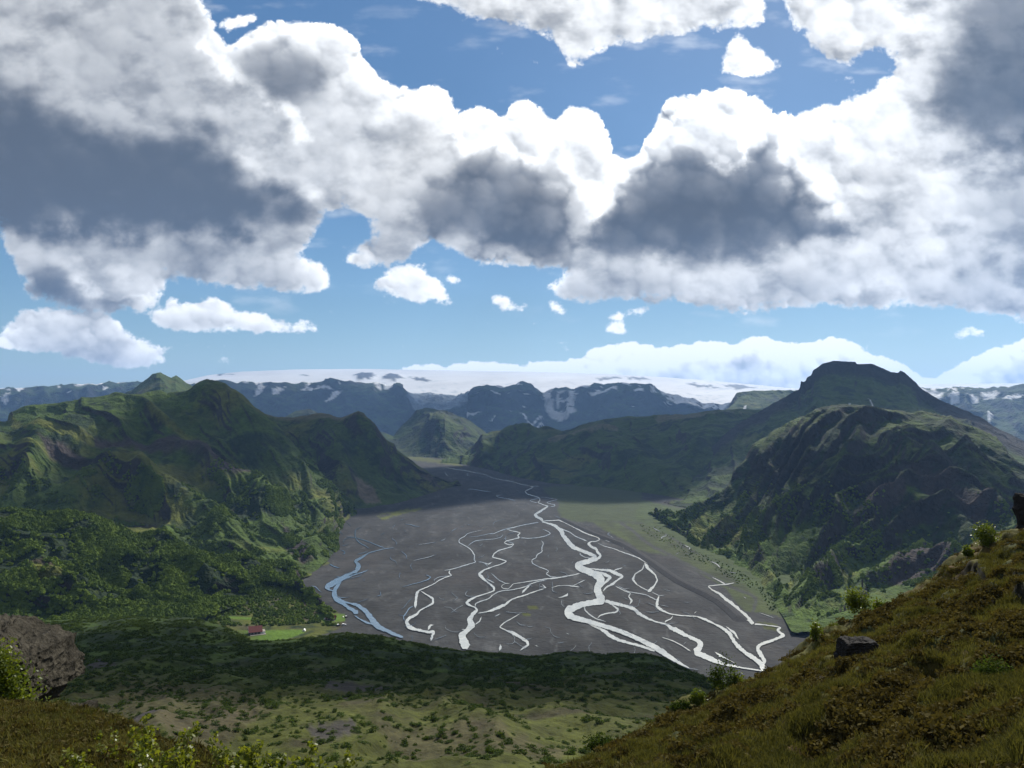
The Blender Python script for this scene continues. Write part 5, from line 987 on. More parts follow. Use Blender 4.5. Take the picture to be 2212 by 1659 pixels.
#__PART4__
# ------------------------------------------------------------------ the air, and unseen clouds added to shade the land
m, b, out = mat('air')
pv = b.n('ShaderNodeVolumePrincipled'); pv.inputs['Color'].default_value = (0.30, 0.54, 1.0, 1); pv.inputs['Density'].default_value = 3.5e-5; pv.inputs['Anisotropy'].default_value = 0.35
b.l(pv.outputs[0], out.inputs['Volume'])
hx, hy0, hy1, hz0, hz1 = 26000.0, -2500.0, 26000.0, FLOOR - 8.0, 1300.0
hv = [(x, y, z) for z in (hz0, hz1) for y in (hy0, hy1) for x in (-hx, hx)]
hfaces = [(0, 2, 3, 1), (4, 5, 7, 6), (0, 1, 5, 4), (2, 6, 7, 3), (0, 4, 6, 2), (1, 3, 7, 5)]
link('haze', quads_mesh('haze', hv, hfaces, m), label='thin blue summer air filling the whole valley', kind='stuff')

m, b, out = mat('cumulus')
pv = b.n('ShaderNodeVolumePrincipled'); pv.inputs['Color'].default_value = (0.97, 0.97, 0.97, 1); pv.inputs['Density'].default_value = 0.02; pv.inputs['Anisotropy'].default_value = 0.6
b.l(pv.outputs[0], out.inputs['Volume'])
def cumulus(tx, ty, tz, alt, lx, ly, rot, seed):
    """a cloud at altitude alt whose shade falls on (tx, ty, tz)"""
    while True:
        k = (alt - tz) / SUNV[2]
        cx, cy = tx + SUNV[0] * k, ty + SUNV[1] * k
        vv = w2px(np.array([cx, cy + 1.5 * max(lx, ly), alt - 60.0]))[1]
        if vv < -40 or alt > 16000: break
        alt += 150
    nth, nph = 56, 28
    th = np.linspace(0, 2 * math.pi, nth, endpoint=False); ph = np.linspace(-math.pi / 2, math.pi / 2, nph)
    TH, PH = np.meshgrid(th, ph)
    r = 1 + 0.34 * fbm(np.cos(TH) * np.cos(PH) * 1.6 + seed * 7, np.sin(TH) * np.cos(PH) * 1.6 + PH, 4)
    x = np.cos(TH) * np.cos(PH) * lx * r; y = np.sin(TH) * np.cos(PH) * ly * r; z = np.sin(PH) * r
    z = np.where(z < 0, z * 60, z * min(lx, ly) * .38)
    c_, s_ = math.cos(rot), math.sin(rot)
    pts = np.stack([cx + x * c_ - y * s_, cy + x * s_ + y * c_, alt + z], -1).reshape(-1, 3)
    i = np.arange(nth * nph).reshape(nph, nth); j = np.roll(i, -1, 1)
    q = np.stack([i[:-1], j[:-1], j[1:], i[1:]], -1).reshape(-1, 4)
    link('cloud', quads_mesh('cloud', pts, q, m, True), label='unseen cloud added high over the valley for its shade', kind='structure')
def ground_at(u, v, D): return px2w(u, v, D)
CL = [  # u, v, D on the land; altitude; half sizes; turn
    ((520, 1400, 330), 2600, 400, 105, 0.0), ((1400, 1440, 310), 2700, 170, 90, 0.1), ((60, 1340, 560), 2600, 150, 70, 0.2),
    ((720, 1000, 2200), 4300, 560, 400, 0.1), ((1300, 985, 2900), 4700, 900, 700, 0.3), ((1260, 1060, 2230), 4300, 330, 250, -.3),
    ((1800, 870, 2650), 4500, 560, 330, 0.3), ((1330, 1420, 620), 3000, 60, 42, 0.2), ((60, 1050, 1400), 3900, 260, 110, 0.2), ((960, 930, 4800), 5600, 300, 260, 0.1),
    ((1950, 950, 1330), 3700, 230, 90, 0.0), ((1100, 880, 7450), 9000, 5200, 520, 0.0), ((460, 900, 1830), 4000, 270, 190, 0.0)]
for q, ((u, v, D), alt, lx, ly, rot) in enumerate(CL):
    t = px2w(u, v, D); cumulus(t[0], t[1], t[2], alt, lx, ly, rot, q)
# ------------------------------------------------------------------ vegetation
M_birch = leaf_mat('birch_leaves', (0.026, 0.054, 0.010), (0.155, 0.215, 0.030), 0.45, 0.03, 0.05, .8)
M_shrub = leaf_mat('shrub_leaves', (0.016, 0.032, 0.008), (0.070, 0.105, 0.020), 0.42, 0.12, 0.06, .8)
M_fresh = leaf_mat('fresh_leaves', (0.050, 0.085, 0.008), (0.120, 0.150, 0.018), 0.50, 2.0, 0.3, 0.45)
M_leaf2 = leaf_mat('young_birch_leaves', (0.075, 0.105, 0.010), (0.150, 0.170, 0.022), 0.50, 5.0, 0.35, 0.40)
M_grass = leaf_mat('grass_blades', (0.036, 0.041, 0.012), (0.112, 0.108, 0.034), 0.35, 0.5, .04, .85)
M_heather = leaf_mat('heather_sprigs', (0.034, 0.028, 0.011), (0.095, 0.080, 0.027), 0.25, 1.0, .03, .9)
M_bark = plain_mat('bark', (0.045, 0.035, 0.028), .9, .1)

def rand_dirs(r, n):
    v = r.normal(size=(n, 3)); return v / np.linalg.norm(v, axis=1, keepdims=True)
def leaf_quads(r, centres, size, elong=1.6):
    n = len(centres); a = rand_dirs(r, n); b_ = np.cross(a, rand_dirs(r, n)); b_ /= np.linalg.norm(b_, axis=1, keepdims=True) + 1e-9
    s = (size * r.uniform(.6, 1.3, n))[:, None]
    v = np.stack([centres - a * s * elong * .5, centres + b_ * s * .5, centres + a * s * elong * .5, centres - b_ * s * .5], 1).reshape(-1, 3)
    return v, np.arange(4 * n).reshape(-1, 4)
def crown_points(r, n, lumps=7, flat=0.75, shell=0.55):
    """points through a lumpy crown about 1 m in radius standing on z = 0"""
    c = rand_dirs(r, lumps) * r.uniform(.25, .62, (lumps, 1)); c[:, 2] = np.abs(c[:, 2]) * .8 + .12
    rad = r.uniform(.30, .52, lumps)
    k = r.randint(0, lumps, n); d = rand_dirs(r, n) * (rad[k] * r.uniform(shell, 1.05, n))[:, None]
    p = c[k] + d; p[:, 2] = np.abs(p[:, 2]) * flat * 1.35
    return p
def bush_mesh(name, seed, n, size, material, lumps=7, stems=0):
    r = np.random.RandomState(seed)
    v, f = leaf_quads(r, crown_points(r, n, lumps), size)
    me = quads_mesh(name, v, f, material)
    return me
def blob_mesh(name, seed, material):
    r = np.random.RandomState(seed)
    nth, nph = 9, 6
    th = np.linspace(0, 2 * math.pi, nth, endpoint=False); ph = np.linspace(-.9, math.pi / 2, nph)
    TH, PH = np.meshgrid(th, ph); rr = 1 + r.uniform(-.28, .28, TH.shape)
    pts = np.stack([np.cos(TH) * np.cos(PH) * rr, np.sin(TH) * np.cos(PH) * rr, (np.sin(PH) * .8 + .55) * rr], -1).reshape(-1, 3)
    i = np.arange(nth * nph).reshape(nph, nth); j = np.roll(i, -1, 1)
    q = np.stack([i[:-1], j[:-1], j[1:], i[1:]], -1).reshape(-1, 4)
    # leafy sprays standing out of the mass
    v2, f2 = leaf_quads(r, crown_points(r, 60, 6) * 1.15, 0.34, 1.2)
    return quads_mesh(name, np.concatenate([pts * .86, v2]), np.concatenate([q, f2 + len(pts)]), material)

def sample(surf, n, dens, r):
    """n random places on a surface grid, weighted by area x dens"""
    P = surf[0]; A = P[:-1, :-1]; Bq = P[:-1, 1:]; Cq = P[1:, :-1]
    ar = np.linalg.norm(np.cross(Bq - A, Cq - A), axis=-1) * dens[:-1, :-1]
    w = ar.ravel(); w = w / w.sum()
    k = r.choice(len(w), n, p=w); i, j = np.unravel_index(k, ar.shape)
    a, b_ = r.rand(n, 1), r.rand(n, 1)
    return A[i, j] * (1 - a) * (1 - b_) + P[i, j + 1] * a * (1 - b_) + P[i + 1, j] * (1 - a) * b_ + P[i + 1, j + 1] * a * b_, (i, j)

def scatter(name, label, pts, scales, protos, r, tilt=0.15):
    """one mass of plants: points carry the plants' meshes through geometry nodes"""
    me = bpy.data.meshes.new(name); n = len(pts)
    me.vertices.add(n); me.vertices.foreach_set('co', np.asarray(pts, np.float32).ravel())
    a = me.attributes.new('size', 'FLOAT_VECTOR', 'POINT'); a.data.foreach_set('vector', np.asarray(scales, np.float32).ravel())
    a = me.attributes.new('turn', 'FLOAT_VECTOR', 'POINT'); rot = np.stack([r.normal(0, tilt, n), r.normal(0, tilt, n), r.uniform(0, 6.283, n)], 1); a.data.foreach_set('vector', rot.astype(np.float32).ravel())
    a = me.attributes.new('which', 'INT', 'POINT'); wh = r.randint(0, len(protos), n); a.data.foreach_set('value', wh.astype(np.int32))
    me.update()
    o = link(name, me, label=label, kind='stuff')
    ng = bpy.data.node_groups.new(name + '_nodes', 'GeometryNodeTree')
    ng.interface.new_socket('Geometry', in_out='INPUT', socket_type='NodeSocketGeometry'); ng.interface.new_socket('Geometry', in_out='OUTPUT', socket_type='NodeSocketGeometry')
    gi = ng.nodes.new('NodeGroupInput'); go = ng.nodes.new('NodeGroupOutput')
    join = ng.nodes.new('GeometryNodeJoinGeometry')
    sz = ng.nodes.new('GeometryNodeInputNamedAttribute'); sz.data_type = 'FLOAT_VECTOR'; sz.inputs['Name'].default_value = 'size'
    tn = ng.nodes.new('GeometryNodeInputNamedAttribute'); tn.data_type = 'FLOAT_VECTOR'; tn.inputs['Name'].default_value = 'turn'
    wn = ng.nodes.new('GeometryNodeInputNamedAttribute'); wn.data_type = 'INT'; wn.inputs['Name'].default_value = 'which'
    for k, po in enumerate(protos):
        oi = ng.nodes.new('GeometryNodeObjectInfo'); oi.inputs['Object'].default_value = po; oi.transform_space = 'ORIGINAL'
        ip = ng.nodes.new('GeometryNodeInstanceOnPoints')
        cmpn = ng.nodes.new('FunctionNodeCompare'); cmpn.data_type = 'INT'; cmpn.operation = 'EQUAL'
        ng.links.new(wn.outputs['Attribute'], cmpn.inputs[2]); cmpn.inputs[3].default_value = k
        ng.links.new(cmpn.outputs[0], ip.inputs['Selection'])
        ng.links.new(gi.outputs[0], ip.inputs['Points']); ng.links.new(oi.outputs['Geometry'], ip.inputs['Instance'])
        ng.links.new(sz.outputs['Attribute'], ip.inputs['Scale']); ng.links.new(tn.outputs['Attribute'], ip.inputs['Rotation'])
        ng.links.new(ip.outputs[0], join.inputs[0])
    ng.links.new(join.outputs[0], go.inputs[0])
    md = o.modifiers.new('plants', 'NODES'); md.node_group = ng
    return o

rs = np.random.RandomState(3)
# individual shrubs on the slope below, the larger ones as things of their own
P, nz, UV, c = MG; U, V = UV
SH = [bush_mesh('shrub', 100 + k, 190, 0.17, M_shrub, 5 + k % 4) for k in range(6)]
def dens_mg(U, V, P):
    n1 = fbm(P[..., 0] / 22 + 3, P[..., 1] / 22, 4, .6)
    inview = (U > -30) & (U < 1750)
    return inview, n1
inview, n1 = dens_mg(U, V, P)
rcv = np.interp(U, [p[0] for p in rc], [p[1] for p in rc]); lcv = np.interp(U, [p[0] for p in lc], [p[1] for p in lc])
vis = inview & (V < np.minimum(rcv, 1660)) & (V < np.where(U < 700, lcv, 1e9))
near_d = vis * (V > 1478) * sstep(-.25, .25, n1)
pts, _ = sample(MG, 300, near_d * (1 + 3 * sstep(1480, 1640, V)), rs)
order = np.argsort(pts[:, 1])
first = None
for q in order:
    x, y, z = pts[q]
    s_ = rs.uniform(.55, 1.5) * (1.0 + .25 * (y > 200)); pu = w2px(pts[q])
    lab = ('small', 'middling', 'big')[int(np.searchsorted([.85, 1.25], s_))] + ' green shrub on the ' + ('brown heath', 'scrubby slope')[int(pu[1] < 1535)] + (' behind the left knoll', ' straight below the viewer', ' beside the right hand slope')[int(np.searchsorted([560, 980], pu[0]))]
    o = link('shrub', SH[q % 6], label=lab, cat='shrub', group='low shrubs dotted over the heath slope')
    o.location = (x, y, z - .08); o.scale = (s_ * rs.uniform(.9, 1.4), s_ * rs.uniform(.9, 1.4), s_ * rs.uniform(.7, 1.1)); o.rotation_euler = (rs.normal(0, .1), rs.normal(0, .1), rs.uniform(0, 6.28))
    if first is None: first = o
shrub_protos = [bpy.data.objects[n] for n in ('shrub', 'shrub.001', 'shrub.002', 'shrub.003')]
d_sc = inview * (V < 1700) * (sstep(-.2, .2, n1) * (sstep(1560, 1430, V) + .22) + .10) * (V > 1310)
pts, _ = sample(MG, 24000, d_sc, rs)
n = len(pts); s_ = rs.uniform(.25, 1.0, (n, 1)) ** 1.3 * 1.5 * np.where(pts[:, 1:2] > 260, 1.35, 1.0)
pts[:, 2] -= .1
scatter('undergrowth', 'dark birch scrub carpeting the shaded slope', pts, s_ * np.stack([rs.uniform(.9, 1.5, n), rs.uniform(.9, 1.5, n), rs.uniform(.4, .8, n)], 1), shrub_protos, rs)

# birch woods on the valley sides: three trees stand in as themselves, the woods repeat their shape
BL = [blob_mesh('birch_tree', 200 + k, M_birch) for k in range(3)]
P, nz, UV, c = WH
sp, _ = sample(WH, 3, ((UV[0] > 380) & (UV[0] < 520) & (UV[1] > 1290) & (UV[1] < 1312)).astype(float), rs)
TP = []
sp = sp[np.argsort(sp[:, 0])]
for k in range(3):
    o = link('birch_tree', BL[k], label=('leftmost', 'middle', 'rightmost')[k] + ' of three round crowned birches at the wood edge left of the large hut', cat='tree', group='birches at the edge of the wood'); o.location = sp[k]; o.scale = (2.6, 2.6, 2.8); TP.append(o)
def wood(surf, n, dens, smin, smax, label):
    pts, (i, j) = sample(surf, n, dens, rs)
    m_ = len(pts); s = rs.uniform(smin, smax, (m_, 1)) * rs.uniform(.7, 1.25, (m_, 3)); pts[:, 2] -= .3
    scatter('woods', label, pts, s, TP, rs)
U, V = UV; n1 = fbm(P[..., 0] / 60, P[..., 1] / 60, 4, .6)
vw = (U > -40) & (U < 760) & (V < 1420)
openf = 1 - .97 * np.maximum(pmask(UV, [(60, 1212), (195, 1240), (190, 1258), (80, 1262)], 4, 4, 12), pmask(UV, [(620, 1215), (660, 1240), (730, 1320), (700, 1318), (650, 1262)], 3, 5, 10) * .8)
wood(WH, 20000, vw * openf * (.04 + sstep(-.18, .10, n1)) * (P[..., 2] > FLOOR - 2), 1.2, 4.2, 'birch woods covering the rolling hills on the left')
P, nz, UV, c = LM; U, V = UV; n1 = fbm(P[..., 0] / 90 + 4, P[..., 1] / 90, 5, .6)
wood(LM, 15000, (U > -40) * sstep(1020, 1100, V + 30 * n1 - .05 * (U - 300)) * sstep(-.12, .2, n1) * (c.max(-1) < .055) * (P[..., 2] > FLOOR - 2), 1.8, 3.8, 'birch woods on the foot of the left mountain')
P, nz, UV, c = RM; U, V = UV; n1 = fbm(P[..., 0] / 90 + 14, P[..., 1] / 90, 5, .6)
wood(RM, 9000, (U < 2260) * sstep(1060, 1190, V + .10 * (1700 - U) + 30 * n1) * (.03 + sstep(-.05, .22, n1)) * (c.max(-1) < .055) * (P[..., 2] > FLOOR - 2), 1.2, 3.2, 'birch woods on the foot of the right mountain')
# bushes round the huts and on the green flats
n = 2600; uu = rs.uniform(430, 742, n * 3); vv2 = rs.uniform(1262, 1352, n * 3)
k = inpoly(uu, vv2, [(400, 1300), (500, 1275), (600, 1258), (650, 1264), (690, 1302), (738, 1330), (738, 1350), (620, 1362), (470, 1362), (400, 1340)])
for pp in ([(494, 1330), (520, 1328), (552, 1333), (540, 1348), (500, 1348)], [(535, 1358), (600, 1357), (655, 1356), (665, 1370), (610, 1390), (530, 1390)], [(676, 1324), (748, 1323), (750, 1345), (697, 1348)], [(600, 1352), (690, 1345), (700, 1352), (640, 1362)]):
    k &= ~inpoly(uu, vv2, pp)
uu, vv2 = uu[k][:1500], vv2[k][:1500]; pts = fl(uu, vv2); n = len(pts)
u3 = rs.uniform(1380, 1860, 6000); v3 = rs.uniform(1100, 1345, 6000); k = inpoly(u3, v3, [c7(*p) for p in ((150, 280), (420, 330), (700, 520), (950, 620), (1200, 760), (1420, 900), (1480, 1100), (1380, 1060), (1300, 900), (1100, 830), (900, 700), (600, 560), (350, 420))])
p3 = fl(u3[k], v3[k])[:1500]; pts = np.concatenate([pts, p3])
n = len(pts); scatter('undergrowth', 'bushes round the huts and along the green flats', pts, np.concatenate([rs.uniform(1.0, 2.4, (n - len(p3), 1)), rs.uniform(.4, 1.3, (len(p3), 1))]) * rs.uniform(.8, 1.2, (n, 3)), TP, rs)
# big stones fringing the plain (left headland foot)

# ------------------------------------------------------------------ turf: grass and heather on the foreground slopes
def tuft_mesh(name, seed, n, h, w, spread, material):
    r = np.random.RandomState(seed); v = []; f = []
    for k in range(n):
        a = r.uniform(0, 6.283); rr = spread * math.sqrt(r.rand()); x, y = rr * math.cos(a), rr * math.sin(a)
        lean = r.uniform(.1, .8); b_ = r.uniform(0, 6.283); hh = h * r.uniform(.5, 1.1); wx, wy = w * math.cos(b_ + 1.57), w * math.sin(b_ + 1.57)
        mx, my = x + lean * hh * .35 * math.cos(b_), y + lean * hh * .35 * math.sin(b_); tx, ty = x + lean * hh * math.cos(b_), y + lean * hh * math.sin(b_)
        i = len(v); v += [(x - wx, y - wy, 0), (x + wx, y + wy, 0), (mx + wx * .8, my + wy * .8, hh * .6), (mx - wx * .8, my - wy * .8, hh * .6), (tx, ty, hh)]
        f += [(i, i + 1, i + 2, i + 3), (i + 3, i + 2, i + 4, i + 4)]
    me = bpy.data.meshes.new(name); me.from_pydata(v, [], [t if t[2] != t[3] else t[:3] for t in f]); me.materials.append(material); me.update(); return me
def sprig_mesh(name, seed, n, material):
    r = np.random.RandomState(seed); p = rand_dirs(r, n) * r.uniform(.3, 1, (n, 1)) * np.array([.16, .16, .10]); p[:, 2] = np.abs(p[:, 2])
    v, f = leaf_quads(r, p, 0.035, 1.8); return quads_mesh(name, v, f, material)
P, nz, UV, c = FR; U, V = UV; dk_fr = np.maximum(DKF, (np.arange(P.shape[0])[:, None] < .17 * P.shape[0]) * 1.0)
onsc = ((U > 1000) & (U < 2330) & (V < 2150)) * (1 - .93 * sstep(.15, .4, dk_fr))
g1, _ = sample(FR, 3, onsc * ((V < 1500) & (U > 1800)), rs)
GP = []
for k in range(3):
    o = link('grass', tuft_mesh('grass', 300 + k, 26, .17, .006, .12, M_grass), label='tussock of dry grass on the heather slope', kind='stuff'); o.location = g1[k]; GP.append(o)
HP = []
h1, _ = sample(FR, 2, onsc * ((V > 1500) & (V < 1700)), rs)
for k in range(2):
    o = link('heather', sprig_mesh('heather', 310 + k, 90, M_heather), label='low brown heather growing on the slope', kind='stuff'); o.location = h1[k]; HP.append(o)
n1 = fbm(P[..., 0] / 1.8 + 7, P[..., 1] / 1.8, 4, .6)
pts, _ = sample(FR, 24000, onsc * sstep(-.1, .45, n1) * (1 / (P[..., 1] ** 1.0)), rs); n = len(pts); pts[:, 2] -= .02
scatter('grass', 'thin dry grass all over the heather slope', pts, rs.uniform(.5, 1.25, (n, 1)) * np.ones((1, 3)), GP, rs, .25)
pts, _ = sample(FR, 11000, onsc * sstep(.1, -.3, n1) * (1 / (P[..., 1] ** 1.0)), rs); n = len(pts)
scatter('heather', 'brown heather mats on the right hand slope', pts, rs.uniform(.6, 1.7, (n, 1)) * np.ones((1, 3)), HP, rs, .25)
P, nz, UV, c = FL; U, V = UV; onl = (U > -60) & (U < 760) & (V < 1720); n1 = fbm(P[..., 0] / .9 + 7, P[..., 1] / .9, 4, .6)
pts, _ = sample(FL, 14000, onl * (1 / (P[..., 1] ** 1.2)), rs); n = len(pts); hp = rs.rand(n) < .5
scatter('grass', 'grass blades on the knoll at the lower left', pts[hp], rs.uniform(.35, .9, (hp.sum(), 1)) * np.ones((1, 3)), GP, rs, .25)
scatter('heather', 'heather mats on the knoll at the lower left', pts[~hp], rs.uniform(.4, 1.1, ((~hp).sum(), 1)) * np.ones((1, 3)), HP, rs, .25)

# ------------------------------------------------------------------ rocks
def rock_mesh(name, seed, size, rough, material, nth=110, nph=70, cut=None, warp=1.0, bl=.72):
    th = np.linspace(0, 2 * math.pi, nth, endpoint=False); ph = np.linspace(-math.pi / 2, math.pi / 2, nph)
    TH, PH = np.meshgrid(th, ph)
    d = np.stack([np.cos(TH) * np.cos(PH), np.sin(TH) * np.cos(PH), np.sin(PH)], -1)
    d = np.sign(d) * np.abs(d) ** bl; d = d / np.maximum(np.abs(d).max(-1, keepdims=True), .62)      # blocky
    p = d * np.array(size)
    x, y, z = p[..., 0], p[..., 1], p[..., 2]
    L = max(size)
    n = fbm((x + y * .4) / L * 2.2 + seed, (z - y * .5) / L * 2.2 + seed, 3) * .30 + (ridged((x * .9 + y * .5) / L * 4 + seed, (z * 1.4 - y * .4) / L * 4, 5, .6) - .45) * .26 + (worley((x + y * .6) / L * 7 + seed, (z + y * .3) / L * 8) - .45) * .10 * rough
    p = p + d * (n * L * .55 * warp)[..., None]
    if cut is not None: p = cut(p)
    i = np.arange(nth * nph).reshape(nph, nth); j = np.roll(i, -1, 1)
    q = np.stack([i[:-1], j[:-1], j[1:], i[1:]], -1).reshape(-1, 4)
    return quads_mesh(name, p.reshape(-1, 3), q, material, False)
m, b, out = mat('lava_rock')
tcn = b.n('ShaderNodeTexCoord'); n1_ = b.noise(tcn.outputs['Object'], 3.0, 6, .65); n2_ = b.noise(tcn.outputs['Object'], 22.0, 5, .7)
vor = b.n('ShaderNodeTexVoronoi'); b.l(tcn.outputs['Object'], vor.inputs['Vector']); vor.inputs['Scale'].default_value = 9.0
colr = b.ramp(b.m('ADD', b.m('MULTIPLY', n1_, .6), b.m('MULTIPLY', n2_, .4)), [(0.25, (0.012, 0.011, 0.008)), (0.52, (0.042, 0.037, 0.027)), (0.72, (0.100, 0.090, 0.066))])
principled(b, out, colr, .92, .12, bump(b, b.m('ADD', n2_, b.m('MULTIPLY', vor.outputs['Distance'], .6)), .05)); M_rock = m
m, b, out = mat('dark_rock')
tcn = b.n('ShaderNodeTexCoord'); n1_ = b.noise(tcn.outputs['Object'], 4.0, 6, .65)
principled(b, out, b.mix(n1_, (0.006, 0.006, 0.006), (0.024, 0.022, 0.020)), .9, .15, bump(b, n1_, .06)); M_dark = m
D0 = 17.0
def overhang(p):
    # the right hand face leans out over its foot
    z = p[..., 2]; p[..., 0] += np.where(z < .1, (z - .1) * .55, (z - .1) * -.30) * (p[..., 0] > -.2)
    p[..., 2] -= np.maximum(p[..., 0] + .1, 0) * .36 * (z > 0)
    return p
pr = px2w(20, 1446, D0)
o = link('rock_outcrop', rock_mesh('rock_outcrop', 3.1, (1.12, 1.0, .86), 1.0, M_rock, 170, 110, overhang, .62), label='large jagged brown lava rock jutting from the left edge', cat='rock')
o.location = pr
for (u, v, D, s_, sd, lab) in ((168, 1537, 13.6, (.20, .16, .10), 5.0, 'small brown stone at the foot of the big lava rock'), (196, 1525, 13.9, (.09, .08, .07), 6.0, 'little dark stone just right of the small brown stone'),
                               (325, 1588, 11.4, (.10, .09, .07), 7.0, 'pale stone peeking between the saplings'), (340, 1606, 11.0, (.06, .05, .07), 8.4, 'small upright stone under the pale stone')):
    o = link('stone', rock_mesh('stone', sd, s_, 1, M_rock, 40, 26), label=lab, cat='stone'); o.location = px2w(u, v, D)
def surf_at(surf, u, v):
    U, V = surf[2]; d2 = (U - u) ** 2 + (V - v) ** 2; m_ = d2 < max(36.0, d2.min() * 1.5); Yd = np.where(m_, surf[0][..., 1], 1e9); i, j = np.unravel_index(np.argmin(Yd), U.shape); return surf[0][i, j].copy()
q = surf_at(FR, 1850, 1450); kx = q[1] / FOC
o = link('boulder', rock_mesh('boulder', 9.0, (38 * kx, 30 * kx, 33 * kx), .4, M_dark, 90, 56, lambda p: p * np.array([1, 1, 1]) * (1 - .22 * sstep(-.1, .7, p[..., 2:3])), .75, 1.0), label='dark flat topped boulder alone on the heather slope', cat='boulder'); o.location = q + np.array([0, 0, 22 * kx])
q = surf_at(FR, 2049, 1318); kx = q[1] / FOC
q = surf_at(FR, 2058, 1316)
for (u, v, s_, lab) in ((1954, 1308, (6, 5, 9), 'small dark stone on the crest line of the heather slope'), (2178, 1120, (34, 30, 60), 'tall dark rock at the right edge of the picture above the turf')):
    q = surf_at(FR, u, v) if u < 2100 else px2w(2243, 1130, 40); kx = q[1] / FOC
    o = link('rock', rock_mesh('rock', u * .01, tuple(a * kx for a in s_), .6, M_dark, 60, 40, None, .7), label=lab, cat='rock'); o.location = q

# ------------------------------------------------------------------ bushes and saplings close by
def leafy(name, label, loc, rad, n, size, material, seed, group=None, stems=9, flat=1.0, cat='bush'):
    r = np.random.RandomState(seed)
    root = bpy.data.objects.new(name, None); COL.objects.link(root); root.location = loc; root['label'] = label; root['category'] = cat
    if group: root['group'] = group
    pts = crown_points(r, n, 9, .75, .25) * np.array(rad) ; v, f = leaf_quads(r, pts, size, 1.5)
    link('foliage', quads_mesh('foliage', v, f, material), root)
    sv, sf = [], []
    for k in range(stems):
        e = pts[r.randint(n)]; prev = np.array([r.normal(0, .06) * rad[0], r.normal(0, .06) * rad[1], -.1])
        for t in (0.35, 0.7, 1.0):
            cur = e * t + np.array([0, 0, .0]); w = (.02 + .012 * (1 - t)) * max(rad) * .6
            i = len(sv)
            for p_ in (prev, cur):
                for dx_, dy_ in ((w, 0), (-w * .5, w * .87), (-w * .5, -w * .87)): sv.append((p_[0] + dx_ * .5, p_[1] + dy_ * .5, p_[2]))
            sf += [(i, i + 1, i + 4, i + 3), (i + 1, i + 2, i + 5, i + 4), (i + 2, i, i + 3, i + 5)]; prev = cur
    link('stems', quads_mesh('stems', sv, sf, M_bark), root)
    return root
q = px2w(22, 1545, 15.0)
leafy('bush', 'large yellow green birch bush growing against the lava rock', q + np.array([-.15, 0, -.25]), (1.15, .7, 1.75), 9500, .045, M_fresh, 21, stems=24)
for k, (u, v, wd, hg, lab, mt) in enumerate(((2122, 1196, 26, 24, 'round yellow green bush on top of the right crest', M_fresh), (1856, 1344, 26, 24, 'bright green bush where the crest meets the river plain', M_fresh), (1892, 1326, 14, 12, 'small low bush right of the bright green one', M_fresh), (1766, 1398, 12, 20, 'thin airy birch sapling on the crest above the river', M_fresh),
        (1562, 1500, 30, 30, 'green leafy bush on the crest beside the shaded slope', M_shrub), (1505, 1530, 16, 12, 'low bush at the lower end of the crest', M_fresh), (1650, 1462, 20, 10, 'low pale tuft of willow on the crest line', M_fresh), (1590, 1490, 14, 20, 'upright yellow green bush right of the leafy one', M_fresh),
        (1800, 1370, 10, 8, 'tiny tuft of leaves between sapling and bright bush', M_fresh), (2085, 1218, 9, 9, 'small bush left of the round crest bush', M_fresh), (2150, 1490, 34, 26, 'pale green willow bush in the middle of the heather slope', M_shrub), (1300, 1642, 30, 16, 'grey green willow at the bottom of the right slope', M_shrub), (1470, 1545, 18, 10, 'dusty green tuft low on the crest', M_shrub))):
    uv_v = v + (6 if u < 2140 and v < 1640 else 0)
    q = surf_at(FR, u, uv_v); kx = q[1] / FOC
    leafy('bush', lab, q + np.array([0, 0, .06]), (wd * kx * 1.7, wd * kx * 1.2, hg * kx * 2.9), 1900 if wd > 15 else 800, max(.03, 3.0 * kx), mt, 40 + k, stems=6)

def sapling(loc, h, seed, label, group=None):
    r = np.random.RandomState(seed)
    root = bpy.data.objects.new('sapling', None); COL.objects.link(root); root.location = loc; root['label'] = label; root['category'] = 'sapling'
    if group: root['group'] = group
    sv, sf, lp, ln_ = [], [], [], []
    def twig(p0, d, L, w, depth):
        p = np.array(p0, float); n = max(3, int(L / .035)); d = np.array(d, float)
        for k in range(n):
            q = p + d * L / n; w1 = w * (1 - .75 * k / n); i = len(sv)
            for pp in (p, q):
                for a in (0, 2.09, 4.19): sv.append(pp + np.array([math.cos(a) * w1, math.sin(a) * w1, 0]))
            for a in range(3): sf.append((i + a, i + (a + 1) % 3, i + 3 + (a + 1) % 3, i + 3 + a))
            if k > n * (.25 if depth == 0 else .1):
                for _ in range(r.randint(3, 9) if depth else r.randint(2, 7)): lp.append(q + r.normal(0, .018, 3))
            if depth == 0 and k > n * .15 and r.rand() < .65:
                a = r.uniform(0, 6.28); twig(q, (math.cos(a) * .75, math.sin(a) * .75, .65), L * r.uniform(.16, .36) * (1.1 - k / n), w * .5, 1)
            p = q; d = d + r.normal(0, .07, 3); d /= np.linalg.norm(d)
    for _ in range(r.randint(2, 4)): twig((r.normal(0, .03), r.normal(0, .03), -.1), (r.normal(0, .16), r.normal(0, .16), 1), h * r.uniform(.75, 1.0), .0035, 0)
    link('stem', quads_mesh('stem', sv, sf, M_bark), root)
    lp = np.array(lp); v, f = leaf_quads(r, lp, 0.027, 1.3)
    link('leaves', quads_mesh('leaves', v, f, M_leaf2), root)
